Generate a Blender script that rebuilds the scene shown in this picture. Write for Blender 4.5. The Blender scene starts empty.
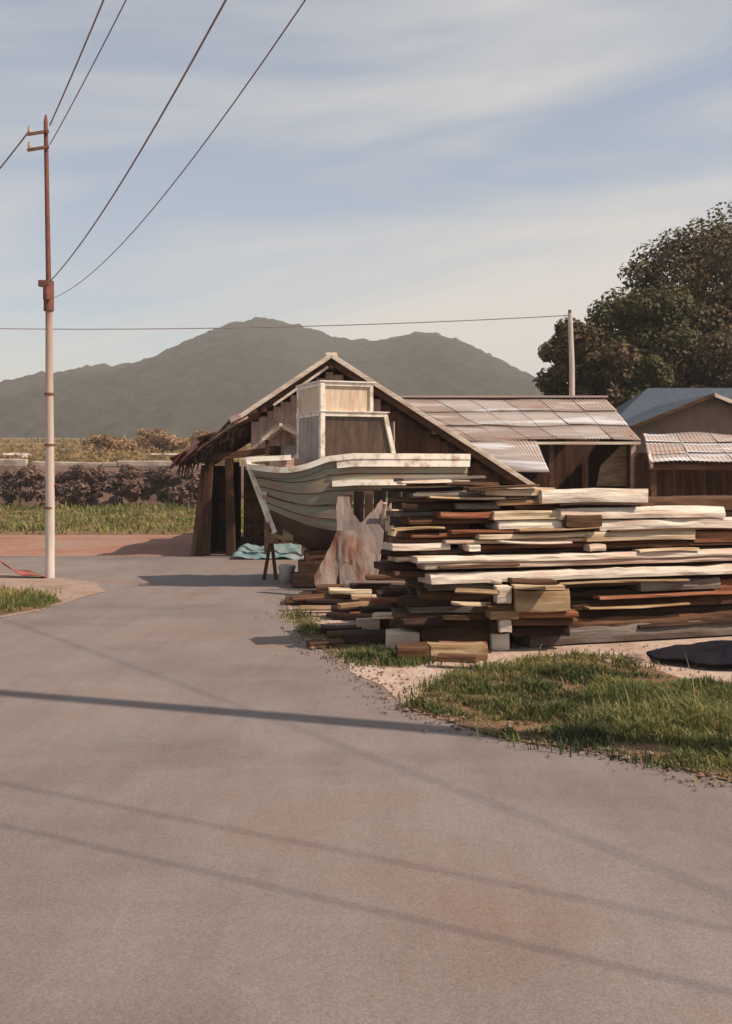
import bpy, bmesh, math, random
from math import radians as R, sin, cos, pi
from mathutils import Vector, Matrix, noise as mnoise

random.seed(11)
S = bpy.context.scene
COL = S.collection
F, YH, CH = 1100.0, 470.0, 1.8          # focal length in pixels, horizon row, eye height

# ---------------------------------------------------------------- camera
cd = bpy.data.cameras.new('camera')
cam = bpy.data.objects.new('camera', cd)
COL.objects.link(cam)
cam.location = (0, 0, CH)
cam.rotation_euler = (R(90), 0, 0)
cd.sensor_fit = 'VERTICAL'
cd.sensor_height = 36.0
cd.lens = 36.0 * F / 1024.0
cd.shift_y = (YH - 512.0) / 1024.0
cd.clip_start = 0.1
cd.clip_end = 6000
S.camera = cam

# ---------------------------------------------------------------- light
SUN_AZ, SUN_EL = R(-20), R(47)          # azimuth from +X, sun on the right and a little behind the viewer
to_sun = Vector((cos(SUN_AZ) * cos(SUN_EL), sin(SUN_AZ) * cos(SUN_EL), sin(SUN_EL)))
sl = bpy.data.lights.new('sun', 'SUN')
sl.energy = 4.6
sl.angle = R(0.5)
sl.color = (1.0, 0.83, 0.66)
so = bpy.data.objects.new('sun', sl)
COL.objects.link(so)
so.rotation_euler = to_sun.to_track_quat('Z', 'Y').to_euler()
so.location = to_sun * 60

S.view_settings.view_transform = 'Standard'
S.view_settings.look = 'None'
S.view_settings.exposure = 0.35
S.view_settings.gamma = 1.0
S.view_settings.use_curve_mapping = False

wd = bpy.data.worlds.new('World')
S.world = wd
wd.use_nodes = True
nt = wd.node_tree
nt.nodes.clear()
def N(t, kind, **kw):
    n = t.nodes.new(kind)
    for k, v in kw.items():
        setattr(n, k, v)
    return n
sky = N(nt, 'ShaderNodeTexSky', sky_type='NISHITA')
sky.sun_disc = False
sky.sun_elevation = SUN_EL
sky.sun_rotation = R(108)
sky.air_density = 1.0
sky.dust_density = 1.1
sky.ozone_density = 1.0
tc = N(nt, 'ShaderNodeTexCoord')
mp = N(nt, 'ShaderNodeMapping')
mp0 = N(nt, 'ShaderNodeMapping')
mp0.inputs['Rotation'].default_value = (0, R(9), 0)
nt.links.new(tc.outputs['Generated'], mp0.inputs['Vector'])
mp.inputs['Location'].default_value = (7.4, 2.6, 4.2)
mp.inputs['Scale'].default_value = (1.1, 1.1, 6.2)
nt.links.new(mp0.outputs['Vector'], mp.inputs['Vector'])
nz = N(nt, 'ShaderNodeTexNoise')
nz.inputs['Scale'].default_value = 1.35
nz.inputs['Detail'].default_value = 6
nz.inputs['Roughness'].default_value = 0.5
nz.inputs['Distortion'].default_value = 0.5
nt.links.new(mp.outputs['Vector'], nz.inputs['Vector'])
cr = N(nt, 'ShaderNodeValToRGB')
cr.color_ramp.elements[0].position = 0.40
cr.color_ramp.elements[0].color = (0.28, 0.28, 0.28, 1)
cr.color_ramp.elements[1].position = 0.62
cr.color_ramp.elements[1].color = (0.92, 0.92, 0.92, 1)
nt.links.new(nz.outputs['Fac'], cr.inputs['Fac'])
# clouds are greyer high up and warmer towards the horizon
sx = N(nt, 'ShaderNodeSeparateXYZ')
nt.links.new(tc.outputs['Generated'], sx.inputs['Vector'])
cg = N(nt, 'ShaderNodeValToRGB')
cg.color_ramp.elements[0].position = 0.0
cg.color_ramp.elements[0].color = (6.7, 6.1, 5.3, 1)
cg.color_ramp.elements[1].position = 0.42
cg.color_ramp.elements[1].color = (5.1, 5.05, 4.95, 1)
nt.links.new(sx.outputs['Z'], cg.inputs['Fac'])
mx = N(nt, 'ShaderNodeMix', data_type='RGBA')
nt.links.new(cr.outputs['Color'], mx.inputs['Factor'])
nt.links.new(sky.outputs['Color'], mx.inputs['A'])
nt.links.new(cg.outputs['Color'], mx.inputs['B'])
bg = N(nt, 'ShaderNodeBackground')
bg.inputs['Strength'].default_value = 0.10
wo = N(nt, 'ShaderNodeOutputWorld')
nt.links.new(mx.outputs['Result'], bg.inputs['Color'])
nt.links.new(bg.outputs['Background'], wo.inputs['Surface'])

# ---------------------------------------------------------------- helpers
def G(px, py):                           # ground point seen at a pixel
    d = CH * F / (py - YH)
    return Vector(((px - 366.0) * d / F, d, 0.0))
def W(px, py, d):                        # point seen at a pixel, d metres ahead
    return Vector(((px - 366.0) * d / F, d, CH - (py - YH) * d / F))

def tag(o, label=None, cat=None, group=None, kind=None):
    if label: o['label'] = label
    if cat: o['category'] = cat
    if group: o['group'] = group
    if kind: o['kind'] = kind
    return o
def empty(name, loc, label, cat, group=None, rz=0.0):
    o = bpy.data.objects.new(name, None)
    COL.objects.link(o)
    o.location = loc
    o.rotation_euler = (0, 0, rz)
    o.empty_display_size = 0.2
    return tag(o, label, cat, group)
def link_mesh(name, me, mats, parent=None):
    o = bpy.data.objects.new(name, me)
    COL.objects.link(o)
    for m in (mats if isinstance(mats, (list, tuple)) else [mats]):
        me.materials.append(m)
    if parent is not None:
        o.parent = parent
    return o

class MB:
    """collects verts and faces of ONE object"""
    def __init__(s):
        s.v, s.f, s.m, s.sm = [], [], [], []
    def add(s, vs, fs, m=0, smooth=False):
        b = len(s.v)
        s.v += [tuple(v) for v in vs]
        for f in fs:
            s.f.append(tuple(i + b for i in f)); s.m.append(m); s.sm.append(smooth)
    def box(s, c, d, rot=None, m=0):
        x, y, z = d[0] / 2, d[1] / 2, d[2] / 2
        vs = [Vector(p) for p in ((-x,-y,-z),(x,-y,-z),(x,y,-z),(-x,y,-z),(-x,-y,z),(x,-y,z),(x,y,z),(-x,y,z))]
        if rot is not None:
            vs = [rot @ v for v in vs]
        c = Vector(c)
        s.add([v + c for v in vs], [(0,3,2,1),(4,5,6,7),(0,1,5,4),(1,2,6,5),(2,3,7,6),(3,0,4,7)], m)
    def bar(s, a, b, w, h, up=(0,0,1), m=0, w2=None, h2=None):
        a, b = Vector(a), Vector(b)
        d = (b - a).normalized()
        u = Vector(up)
        if abs(d.dot(u)) > 0.95: u = Vector((0, 1, 0))
        r = d.cross(u).normalized(); u = r.cross(d).normalized()
        w2 = w if w2 is None else w2; h2 = h if h2 is None else h2
        vs = []
        for p, ww, hh in ((a, w, h), (b, w2, h2)):
            vs += [p - r*ww/2 - u*hh/2, p + r*ww/2 - u*hh/2, p + r*ww/2 + u*hh/2, p - r*ww/2 + u*hh/2]
        s.add(vs, [(3,2,1,0),(4,5,6,7),(0,1,5,4),(1,2,6,5),(2,3,7,6),(3,0,4,7)], m)
    def tube(s, pts, radii, n=8, m=0, cap=True):
        pts = [Vector(p) for p in pts]
        if not isinstance(radii, (list, tuple)): radii = [radii] * len(pts)
        vs, fs = [], []
        u = None
        for i, p in enumerate(pts):
            d = (pts[min(i+1, len(pts)-1)] - pts[max(i-1, 0)]).normalized()
            if u is None:
                u = d.cross(Vector((0.31, 0.95, 0.07))).normalized()
            u = (u - d * u.dot(d)).normalized()
            w = d.cross(u)
            for k in range(n):
                a = 2*pi*k/n
                vs.append(p + (u*cos(a) + w*sin(a)) * radii[i])
        for i in range(len(pts)-1):
            for k in range(n):
                fs.append((i*n+k, i*n+(k+1)%n, (i+1)*n+(k+1)%n, (i+1)*n+k))
        s.add(vs, fs, m, True)
        if cap:
            s.add(vs[:n], [tuple(reversed(range(n)))], m)
            s.add(vs[-n:], [tuple(range(n))], m)
    def poly_prism(s, pts, y0, y1, m=0):   # outline in x,z pushed from y0 to y1
        n = len(pts)
        vs = [(p[0], y0, p[1]) for p in pts] + [(p[0], y1, p[1]) for p in pts]
        fs = [tuple(range(n)), tuple(reversed(range(n, 2*n)))]
        fs += [((i+1)%n, i, i+n, (i+1)%n+n) for i in range(n)]
        s.add(vs, fs, m)
    def build(s, name, mats, parent=None, bevel=0.0):
        me = bpy.data.meshes.new(name)
        me.from_pydata(s.v, [], s.f)
        me.polygons.foreach_set('material_index', s.m)
        me.polygons.foreach_set('use_smooth', s.sm)
        bm = bmesh.new(); bm.from_mesh(me)
        bmesh.ops.recalc_face_normals(bm, faces=bm.faces)
        bm.to_mesh(me); bm.free()
        me.update()
        o = link_mesh(name, me, mats, parent)
        if bevel:
            b = o.modifiers.new('bevel', 'BEVEL'); b.width = bevel; b.segments = 2; b.limit_method = 'ANGLE'
        return o

# ---------------------------------------------------------------- materials
def mat(name):
    m = bpy.data.materials.new(name)
    m.use_nodes = True
    t = m.node_tree
    return m, t, t.nodes['Principled BSDF']
def ramp(t, fac, stops):
    r = t.nodes.new('ShaderNodeValToRGB')
    e = r.color_ramp.elements
    while len(e) < len(stops): e.new(0.5)
    for i, (p, c) in enumerate(stops):
        e[i].position = p; e[i].color = (c[0], c[1], c[2], 1)
    t.links.new(fac, r.inputs['Fac'])
    return r.outputs['Color']
def noise_fac(t, scale, detail=4, rough=0.55, sc=(1,1,1), coord='Object', dist=0.0, rot=(0,0,0)):
    c = t.nodes.new('ShaderNodeTexCoord')
    mp = t.nodes.new('ShaderNodeMapping')
    mp.inputs['Scale'].default_value = sc
    mp.inputs['Rotation'].default_value = rot
    t.links.new(c.outputs[coord], mp.inputs['Vector'])
    n = t.nodes.new('ShaderNodeTexNoise')
    n.inputs['Scale'].default_value = scale
    n.inputs['Detail'].default_value = detail
    n.inputs['Roughness'].default_value = rough
    n.inputs['Distortion'].default_value = dist
    t.links.new(mp.outputs['Vector'], n.inputs['Vector'])
    return n.outputs['Fac']
def mixc(t, fac, a, b, mode='MIX'):
    m = t.nodes.new('ShaderNodeMix'); m.data_type = 'RGBA'; m.blend_type = mode
    for sock, v in (('Factor', fac), ('A', a), ('B', b)):
        if isinstance(v, (int, float)): m.inputs[sock].default_value = v
        elif isinstance(v, (tuple, list)): m.inputs[sock].default_value = (v[0], v[1], v[2], 1)
        else: t.links.new(v, m.inputs[sock])
    return m.outputs['Result']
def bump(t, b, fac, strength=0.4, dist=0.02):
    n = t.nodes.new('ShaderNodeBump')
    n.inputs['Strength'].default_value = strength
    n.inputs['Distance'].default_value = dist
    t.links.new(fac, n.inputs['Height'])
    t.links.new(n.outputs['Normal'], b.inputs['Normal'])
def sc3(c, k): return tuple(min(1, x*k) for x in c)

def wood(name, c, grain=(1.1, 30, 30), worn=None, rough=0.85, var=0.35):
    m, t, b = mat(name)
    tc_ = t.nodes.new('ShaderNodeTexCoord'); oi = t.nodes.new('ShaderNodeObjectInfo')
    k = t.nodes.new('ShaderNodeMath'); k.operation = 'MULTIPLY'; k.inputs[1].default_value = 57.0
    t.links.new(oi.outputs['Random'], k.inputs[0])
    ad = t.nodes.new('ShaderNodeVectorMath'); ad.operation = 'ADD'
    t.links.new(tc_.outputs['Object'], ad.inputs[0]); t.links.new(k.outputs[0], ad.inputs[1])
    def nf(scale, detail, rough_, sc, dist=0.0):
        mp_ = t.nodes.new('ShaderNodeMapping'); mp_.inputs['Scale'].default_value = sc
        t.links.new(ad.outputs[0], mp_.inputs['Vector'])
        n = t.nodes.new('ShaderNodeTexNoise'); n.inputs['Scale'].default_value = scale; n.inputs['Detail'].default_value = detail
        n.inputs['Roughness'].default_value = rough_; n.inputs['Distortion'].default_value = dist
        t.links.new(mp_.outputs['Vector'], n.inputs['Vector'])
        return n.outputs['Fac']
    g = Vector(grain)
    f1 = nf(1.0, 7, 0.7, grain, 0.8)
    f2 = nf(2.0, 4, 0.6, (0.55, 3.2, 3.2) if grain[0] < 5 else (3.2, 3.2, 0.55))
    f3 = nf(1.0, 5, 0.75, tuple(max(2.5, q * 1.6) for q in grain), 0.2)
    col = ramp(t, f1, [(0.27, sc3(c, 0.34)), (0.40, sc3(c, 0.80)), (0.55, c), (0.75, sc3(c, 1.2))])
    w = worn if worn else sc3(c, 0.6)
    st = ramp(t, f2, [(0.47, (0, 0, 0)), (0.57, (0.75,) * 3), (0.8, (0.9,) * 3)])
    col = mixc(t, st, col, w)
    dk = ramp(t, f3, [(0.28, (0.25, 0.2, 0.17)), (0.40, (1, 1, 1))])
    col = mixc(t, 0.85, col, dk, 'MULTIPLY')
    rr = ramp(t, oi.outputs['Random'], [(0, (1-var,)*3), (1, (1.0, 1.0, 1.0))])
    col = mixc(t, 1.0, col, rr, 'MULTIPLY')
    t.links.new(col, b.inputs['Base Color'])
    b.inputs['Roughness'].default_value = rough
    b.inputs['Specular IOR Level'].default_value = 0.2
    bump(t, b, f1, 0.8, 0.015)
    return m
def plain(name, c, c2=None, scale=6, rough=0.8, bs=0.2, bd=0.01, sc=(1,1,1), metallic=0.0, spec=0.3, lo=0.38, hi=0.66):
    m, t, b = mat(name)
    f = noise_fac(t, scale, 6, 0.62, sc)
    col = ramp(t, f, [(lo, c), (hi, c2 if c2 else sc3(c, 0.7))])
    t.links.new(col, b.inputs['Base Color'])
    b.inputs['Roughness'].default_value = rough
    b.inputs['Metallic'].default_value = metallic
    b.inputs['Specular IOR Level'].default_value = spec
    if bs: bump(t, b, f, bs, bd)
    return m

M = {}
M['white']  = wood('bleached_wood', (0.74, 0.66, 0.565), worn=(0.55, 0.40, 0.31), var=0.15)
M['cream']  = wood('cream_wood', (0.68, 0.55, 0.39), worn=(0.40, 0.26, 0.15), var=0.2)
M['pink']   = wood('pinkish_wood', (0.52, 0.35, 0.27), worn=(0.6, 0.5, 0.42), var=0.25)
M['red']    = wood('reddish_wood', (0.24, 0.085, 0.045), worn=(0.36, 0.18, 0.10))
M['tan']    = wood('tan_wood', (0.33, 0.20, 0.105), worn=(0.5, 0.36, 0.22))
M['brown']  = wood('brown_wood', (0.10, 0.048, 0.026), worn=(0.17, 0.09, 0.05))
M['dark']   = wood('dark_wood', (0.034, 0.017, 0.012), worn=(0.07, 0.036, 0.024))  # dark boards; tone also stands in for shaded gaps in the stack
M['grey']   = wood('grey_wood', (0.24, 0.205, 0.18), worn=(0.13, 0.09, 0.07))
M['barnlit'] = wood('barn_boards_lit', (0.50, 0.37, 0.31), grain=(14, 14, 0.9), worn=(0.30, 0.19, 0.15), var=0.1)
M['barndark'] = wood('barn_dark_boards', (0.07, 0.032, 0.02), grain=(14, 14, 0.9), worn=(0.13, 0.06, 0.035), var=0.1)  # dark boards; on the gable front the tone carries shade too
M['darkpost'] = wood('dark_post_wood', (0.062, 0.030, 0.018), grain=(22, 22, 1.2), worn=(0.11, 0.055, 0.03))
M['cornerwood'] = wood('tan_corner_wood', (0.20, 0.11, 0.06), grain=(22, 22, 1.2), worn=(0.10, 0.05, 0.03))
M['leanshade'] = wood('shade_black_upright_wood', (0.030, 0.015, 0.010), grain=(24, 24, 1.2), worn=(0.055, 0.028, 0.018))
M['leanbrown'] = wood('brown_upright_wood', (0.11, 0.055, 0.03), grain=(24, 24, 1.2), worn=(0.18, 0.10, 0.06))
M['barge']  = wood('pale_barge_board', (0.80, 0.68, 0.56), worn=(0.55, 0.40, 0.30), var=0.1)
M['hullwhite'] = plain('chalky_white_paint', (0.76, 0.71, 0.63), (0.42, 0.30, 0.22), 6, 0.75, 0.25, lo=0.48, hi=0.66)
M['hull']   = plain('faded_green_hull_paint', (0.255, 0.26, 0.20), (0.27, 0.19, 0.14), 3.2, 0.75, 0.3, sc=(0.6, 1, 3.4), lo=.44, hi=.6)
M['bottom'] = plain('dark_bottom_paint', (0.06, 0.035, 0.028), (0.10, 0.055, 0.04), 4, 0.8)
M['creampaint'] = plain('cream_panel_paint', (0.62, 0.52, 0.38), (0.5, 0.34, 0.25), 4, 0.75, sc=(4, 4, 0.7))
M['glass']  = None
m, t, b = mat('grimy_window_glass')
b.inputs['Base Color'].default_value = (0.09, 0.06, 0.045, 1); b.inputs['Roughness'].default_value = 0.25
f = noise_fac(t, 3.0, 6, 0.7, (3.2, 1, 0.7)); t.links.new(ramp(t, f, [(0.35, (0.03, 0.02, 0.015)), (0.65, (0.12, 0.07, 0.045))]), b.inputs['Base Color'])
M['glass'] = m
M['concrete'] = plain('pole_concrete', (0.55, 0.47, 0.42), (0.40, 0.31, 0.27), 7, 0.85, 0.2, sc=(1, 1, 0.25))
m, t, b = mat('rust_streaked_concrete')
f = noise_fac(t, 5.0, 6, 0.65, (1.5, 1.5, 0.22))
c_ = t.nodes.new('ShaderNodeTexCoord'); sz = t.nodes.new('ShaderNodeSeparateXYZ'); t.links.new(c_.outputs['Object'], sz.inputs[0])
ma = t.nodes.new('ShaderNodeMath'); ma.operation = 'MULTIPLY_ADD'; ma.inputs[1].default_value = 3.2; t.links.new(f, ma.inputs[0]); t.links.new(sz.outputs['Z'], ma.inputs[2])
k_ = t.nodes.new('ShaderNodeMath'); k_.operation = 'DIVIDE'; k_.inputs[1].default_value = 8.0; t.links.new(ma.outputs[0], k_.inputs[0])
col = ramp(t, k_.outputs[0], [(0.30, (0.60, 0.53, 0.48)), (0.52, (0.52, 0.42, 0.36)), (0.74, (0.42, 0.29, 0.235)), (0.82, (0.22, 0.09, 0.06))])
col = mixc(t, 0.8, col, ramp(t, f, [(0.3, (0.6, 0.52, 0.48)), (0.6, (1, 1, 1))]), 'MULTIPLY')
t.links.new(col, b.inputs['Base Color']); b.inputs['Roughness'].default_value = 0.85; bump(t, b, f, .2, .01)
M['stained'] = m
M['rustpole'] = plain('rusty_red_steel', (0.20, 0.07, 0.045), (0.11, 0.05, 0.04), 9, 0.7, 0.2)
M['wire']   = plain('grey_mauve_cable', (0.30, 0.22, 0.205), (0.22, 0.16, 0.155), 3, 0.6, 0)
M['porcelain'] = plain('porcelain', (0.5, 0.42, 0.36), (0.38, 0.3, 0.26), 4, 0.35, 0)
M['plastic_white'] = plain('white_plastic', (0.55, 0.54, 0.53), (0.42, 0.40, 0.38), 4, 0.5, 0.1)
M['bluetarp'] = plain('pale_blue_tarp', (0.115, 0.20, 0.22), (0.24, 0.25, 0.235), 3.5, 0.8, 0.3)
M['blackpatch'] = plain('near_black_patch', (0.008, 0.008, 0.013), (0.014, 0.011, 0.015), 3, 0.9, 0.2, 0.03, spec=0.1)
M['stone']  = plain('field_stone', (0.16, 0.10, 0.08), (0.28, 0.20, 0.16), 6, 0.9, 0.5, 0.02)
M['greysheet'] = plain('grey_mauve_sheet', (0.27, 0.225, 0.22), (0.40, 0.31, 0.275), 4.5, 0.8, 0.4, sc=(1, 1, 0.5))
M['tornsheet'] = plain('grey_brown_torn_sheet', (0.17, 0.135, 0.125), (0.27, 0.20, 0.175), 4.5, 0.85, 0.4, sc=(1, 1, 0.5))
M['rustsheet'] = plain('brown_blotched_sheet', (0.19, 0.085, 0.058), (0.24, 0.185, 0.155), 2.3, 0.8, 0.3, sc=(2.0, 2.0, 0.5), lo=0.42, hi=0.56)
M['scrap'] = plain('red_scrap_metal', (0.36, 0.085, 0.055), (0.20, 0.06, 0.045), 8, 0.55, 0.3)
M['blueroof'] = plain('slate_blue_roof', (0.040, 0.055, 0.080), (0.058, 0.074, 0.098), 5, 0.7, 0.2)
M['housewall'] = plain('brown_house_wall', (0.24, 0.165, 0.13), (0.19, 0.13, 0.10), 3, 0.9, 0.2)
M['plaster'] = plain('pale_far_wall', (0.52, 0.45, 0.39), (0.30, 0.22, 0.19), 1.5, 0.9, 0)

def tin(name, base, pale, rust, sc=(1, 1, 1), rusty=0.5):
    m, t, b = mat(name)
    f1 = noise_fac(t, 0.9, 5, 0.6, sc)
    f2 = noise_fac(t, 1.7, 7, 0.7, (sc[0]*1.6, sc[1]*0.5, sc[2]))
    col = ramp(t, f1, [(0.36, base), (0.52, sc3(base, 0.85)), (0.60, pale), (0.70, pale)])
    rf = ramp(t, f2, [(rusty, (0, 0, 0)), (rusty + 0.14, (1, 1, 1))])
    col = mixc(t, rf, col, rust)
    t.links.new(col, b.inputs['Base Color'])
    b.inputs['Roughness'].default_value = 0.62
    b.inputs['Metallic'].default_value = 0.0
    b.inputs['Specular IOR Level'].default_value = 0.35
    return m
M['tin'] = tin('weathered_tin', (0.42, 0.34, 0.30), (0.60, 0.60, 0.62), (0.34, 0.21, 0.16), (0.35, 2.2, 1), 0.55)
M['tin2'] = tin('rust_streaked_tin', (0.37, 0.285, 0.245), (0.50, 0.44, 0.41), (0.30, 0.175, 0.13), (0.35, 2.2, 1), 0.52)
M['tin3'] = tin('pale_galvanised_tin', (0.45, 0.385, 0.35), (0.62, 0.61, 0.62), (0.36, 0.24, 0.19), (0.35, 2.2, 1), 0.56)
TINS = [M['tin'], M['tin2'], M['tin3']]
M['rusttin'] = tin('rusted_tin', (0.20, 0.115, 0.085), (0.30, 0.2, 0.16), (0.16, 0.065, 0.045), (1, 1, 1), 0.45)

def leafmat(name, a, b2, trans=0.25):
    m, t, b = mat(name)
    f = noise_fac(t, 0.55, 3, 0.6)
    f3 = noise_fac(t, 7.0, 2, 0.5)
    col = ramp(t, f, [(0.38, a), (0.62, b2)])
    v = ramp(t, f3, [(0.3, (0.65, 0.65, 0.65)), (0.7, (1.2, 1.15, 1.0))])
    col = mixc(t, 1.0, col, v, 'MULTIPLY')
    t.links.new(col, b.inputs['Base Color'])
    b.inputs['Roughness'].default_value = 0.6
    b.inputs['Specular IOR Level'].default_value = 0.25
    if trans:
        tr = t.nodes.new('ShaderNodeBsdfTranslucent'); t.links.new(col, tr.inputs['Color'])
        ms = t.nodes.new('ShaderNodeMixShader'); ms.inputs[0].default_value = trans
        t.links.new(b.outputs[0], ms.inputs[1]); t.links.new(tr.outputs[0], ms.inputs[2])
        t.links.new(ms.outputs[0], t.nodes['Material Output'].inputs['Surface'])
    return m
M['leaf'] = leafmat('brownish_evergreen_leaf', (0.060, 0.050, 0.024), (0.125, 0.082, 0.042))
M['leaf2'] = leafmat('olive_leaf', (0.052, 0.056, 0.022), (0.115, 0.092, 0.036))
M['scrubleaf'] = leafmat('purple_brown_scrub', (0.13, 0.085, 0.075), (0.26, 0.165, 0.145), 0.25)
M['tanleaf'] = leafmat('tan_dry_leaf', (0.28, 0.19, 0.10), (0.42, 0.27, 0.18), 0.3)
M['grass'] = leafmat('grass_blade', (0.10, 0.135, 0.045), (0.24, 0.235, 0.085), 0.35)
M['dgrass'] = leafmat('dark_grass_blade', (0.045, 0.065, 0.028), (0.095, 0.11, 0.038), 0.3)
M['fgrass'] = leafmat('far_grass_blade', (0.12, 0.165, 0.045), (0.32, 0.29, 0.10), 0.35)
M['bark'] = plain('bark', (0.09, 0.06, 0.045), (0.05, 0.035, 0.028), 8, 0.95, 0.5, 0.03, sc=(3, 3, 0.6))

# ---------------------------------------------------------------- ground, roads, terrain
m, t, b = mat('road_surface')
fa = noise_fac(t, 0.32, 5, 0.6)
fb = noise_fac(t, 60, 3, 0.6)
fc = noise_fac(t, 0.9, 6, 0.65, (0.5, 1.6, 1), dist=0.6)
fd = noise_fac(t, 5.0, 6, 0.7)
col = ramp(t, fa, [(0.34, (0.160, 0.134, 0.127)), (0.50, (0.216, 0.184, 0.174)), (0.66, (0.218, 0.156, 0.130))])
col = mixc(t, ramp(t, fc, [(0.5, (0, 0, 0)), (0.72, (0.55, 0.55, 0.55))]), col, (0.235, 0.208, 0.200))
col = mixc(t, ramp(t, fd, [(0.52, (0, 0, 0)), (0.75, (0.4, 0.4, 0.4))]), col, (0.17, 0.12, 0.10))
col = mixc(t, 0.5, col, ramp(t, fb, [(0.3, (0.6, 0.6, 0.6)), (0.7, (1.1, 1.1, 1.1))]), 'MULTIPLY')
c_ = t.nodes.new('ShaderNodeTexCoord')
wn = t.nodes.new('ShaderNodeTexNoise'); wn.inputs['Scale'].default_value = 1.1; wn.inputs['Detail'].default_value = 5
t.links.new(c_.outputs['Object'], wn.inputs['Vector'])
wv = t.nodes.new('ShaderNodeVectorMath'); wv.operation = 'MULTIPLY_ADD'; wv.inputs[1].default_value = (1.3, 1.3, 0)
t.links.new(wn.outputs['Color'], wv.inputs[0]); t.links.new(c_.outputs['Object'], wv.inputs[2])
vo = t.nodes.new('ShaderNodeTexVoronoi'); vo.feature = 'DISTANCE_TO_EDGE'; vo.inputs['Scale'].default_value = 0.24
t.links.new(wv.outputs[0], vo.inputs['Vector'])
ck = ramp(t, vo.outputs['Distance'], [(0.0, (0.62, 0.58, 0.55)), (0.0035, (0.8, 0.78, 0.76)), (0.008, (1, 1, 1))])
ckm = ramp(t, noise_fac(t, 0.5, 3), [(0.5, (0, 0, 0)), (0.7, (0.35, 0.35, 0.35))])
col = mixc(t, ckm, col, mixc(t, 1.0, col, ck, 'MULTIPLY'))
fe = noise_fac(t, 190, 2, 0.5)
col = mixc(t, 0.55, col, ramp(t, fe, [(0.36, (0.55, 0.53, 0.52)), (0.5, (1, 1, 1)), (0.66, (1.35, 1.33, 1.3))]), 'MULTIPLY')
fg = noise_fac(t, 0.55, 6, 0.7, (2.2, 0.35, 1), rot=(0, 0, R(-28)))
col = mixc(t, ramp(t, fg, [(0.42, (0.5, 0.5, 0.5)), (0.58, (0, 0, 0))]), col, mixc(t, 1.0, col, (0.78, 0.72, 0.69), 'MULTIPLY'))
t.links.new(col, b.inputs['Base Color'])
b.inputs['Roughness'].default_value = 0.85
b.inputs['Specular IOR Level'].default_value = 0.25
bump(t, b, fb, 0.35, 0.006)
M['road'] = m
def soil(name, a, c, d, scale=1.2):
    m, t, b = mat(name)
    f1 = noise_fac(t, scale, 7, 0.65)
    f2 = noise_fac(t, scale * 14, 5, 0.7)
    col = ramp(t, f1, [(0.32, a), (0.5, c), (0.68, d)])
    col = mixc(t, 0.7, col, ramp(t, f2, [(0.3, (0.55,) * 3), (0.7, (1.2,) * 3)]), 'MULTIPLY')
    t.links.new(col, b.inputs['Base Color'])
    b.inputs['Roughness'].default_value = 0.95
    b.inputs['Specular IOR Level'].default_value = 0.15
    bump(t, b, f2, 0.6, 0.03)
    return m
M['ground'] = soil('open_ground', (0.10, 0.10, 0.045), (0.15, 0.12, 0.07), (0.2, 0.15, 0.09), 0.2)
M['dirt'] = soil('pinkish_dirt', (0.33, 0.22, 0.17), (0.48, 0.37, 0.31), (0.37, 0.25, 0.185), 1.3)
M['reddirt'] = soil('reddish_dirt', (0.25, 0.115, 0.08), (0.30, 0.165, 0.12), (0.27, 0.20, 0.165), 0.5)
M['islanddirt'] = soil('brownish_road_dirt', (0.22, 0.14, 0.105), (0.33, 0.245, 0.20), (0.27, 0.17, 0.125), 1.1)
M['turf'] = soil('turf_soil', (0.10, 0.085, 0.035), (0.17, 0.10, 0.055), (0.27, 0.16, 0.10), 1.6)
M['field'] = soil('yellowish_field', (0.135, 0.10, 0.05), (0.20, 0.135, 0.075), (0.30, 0.185, 0.12), 0.07)
M['bank'] = soil('earth_bank', (0.10, 0.065, 0.05), (0.17, 0.11, 0.09), (0.25, 0.16, 0.13), 0.5)

def sheet(name, pts, z, m, kind='structure', sub=0):
    mb = bmesh.new()
    vs = [mb.verts.new((p[0], p[1], z)) for p in pts]
    f = mb.faces.new(vs)
    bmesh.ops.triangulate(mb, faces=[f])
    for fc in mb.faces:
        if fc.normal.z < 0: fc.normal_flip()
    me = bpy.data.meshes.new(name); mb.to_mesh(me); mb.free()
    o = link_mesh(name, me, m)
    return tag(o, kind=kind)
def smooth_outline(pts, it=2):
    for _ in range(it):
        q = []
        for i in range(len(pts)):
            a, c = pts[i], pts[(i+1) % len(pts)]
            q += [a * 0.75 + c * 0.25, a * 0.25 + c * 0.75]
        pts = q
    return pts
def rough_outline(pts, amp=0.05, step=0.25):
    q = []
    for i in range(len(pts)):
        a, c = pts[i], pts[(i+1) % len(pts)]
        n = max(1, int((c - a).length / step)) if (c - a).length < 30 else 1
        for k in range(n):
            p = a.lerp(c, k / n)
            if n > 1:
                p = p + Vector((mnoise.noise(p * 1.7), mnoise.noise(p * 1.7 + Vector((9, 4, 2))), 0)) * amp * 2
                p.z = 0
            q.append(p)
    return q

sheet('ground', [(-1300, -60), (1300, -60), (1300, 1300), (-1300, 1300)], 0.0, M['ground'])
sheet('road', [(-45, -40), (60, -40), (60, 25.2), (-60, 26.5), (-60, -40)], 0.004, M['road'])
sheet('dirt_track', rough_outline([Vector(p) for p in ((-60, 23.2, 0), (-4.6, 22.9, 0), (6, 24.6, 0), (6, 31.5, 0), (-60, 32.5, 0))], 0.25, 0.8), 0.008, M['reddirt'])

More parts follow.
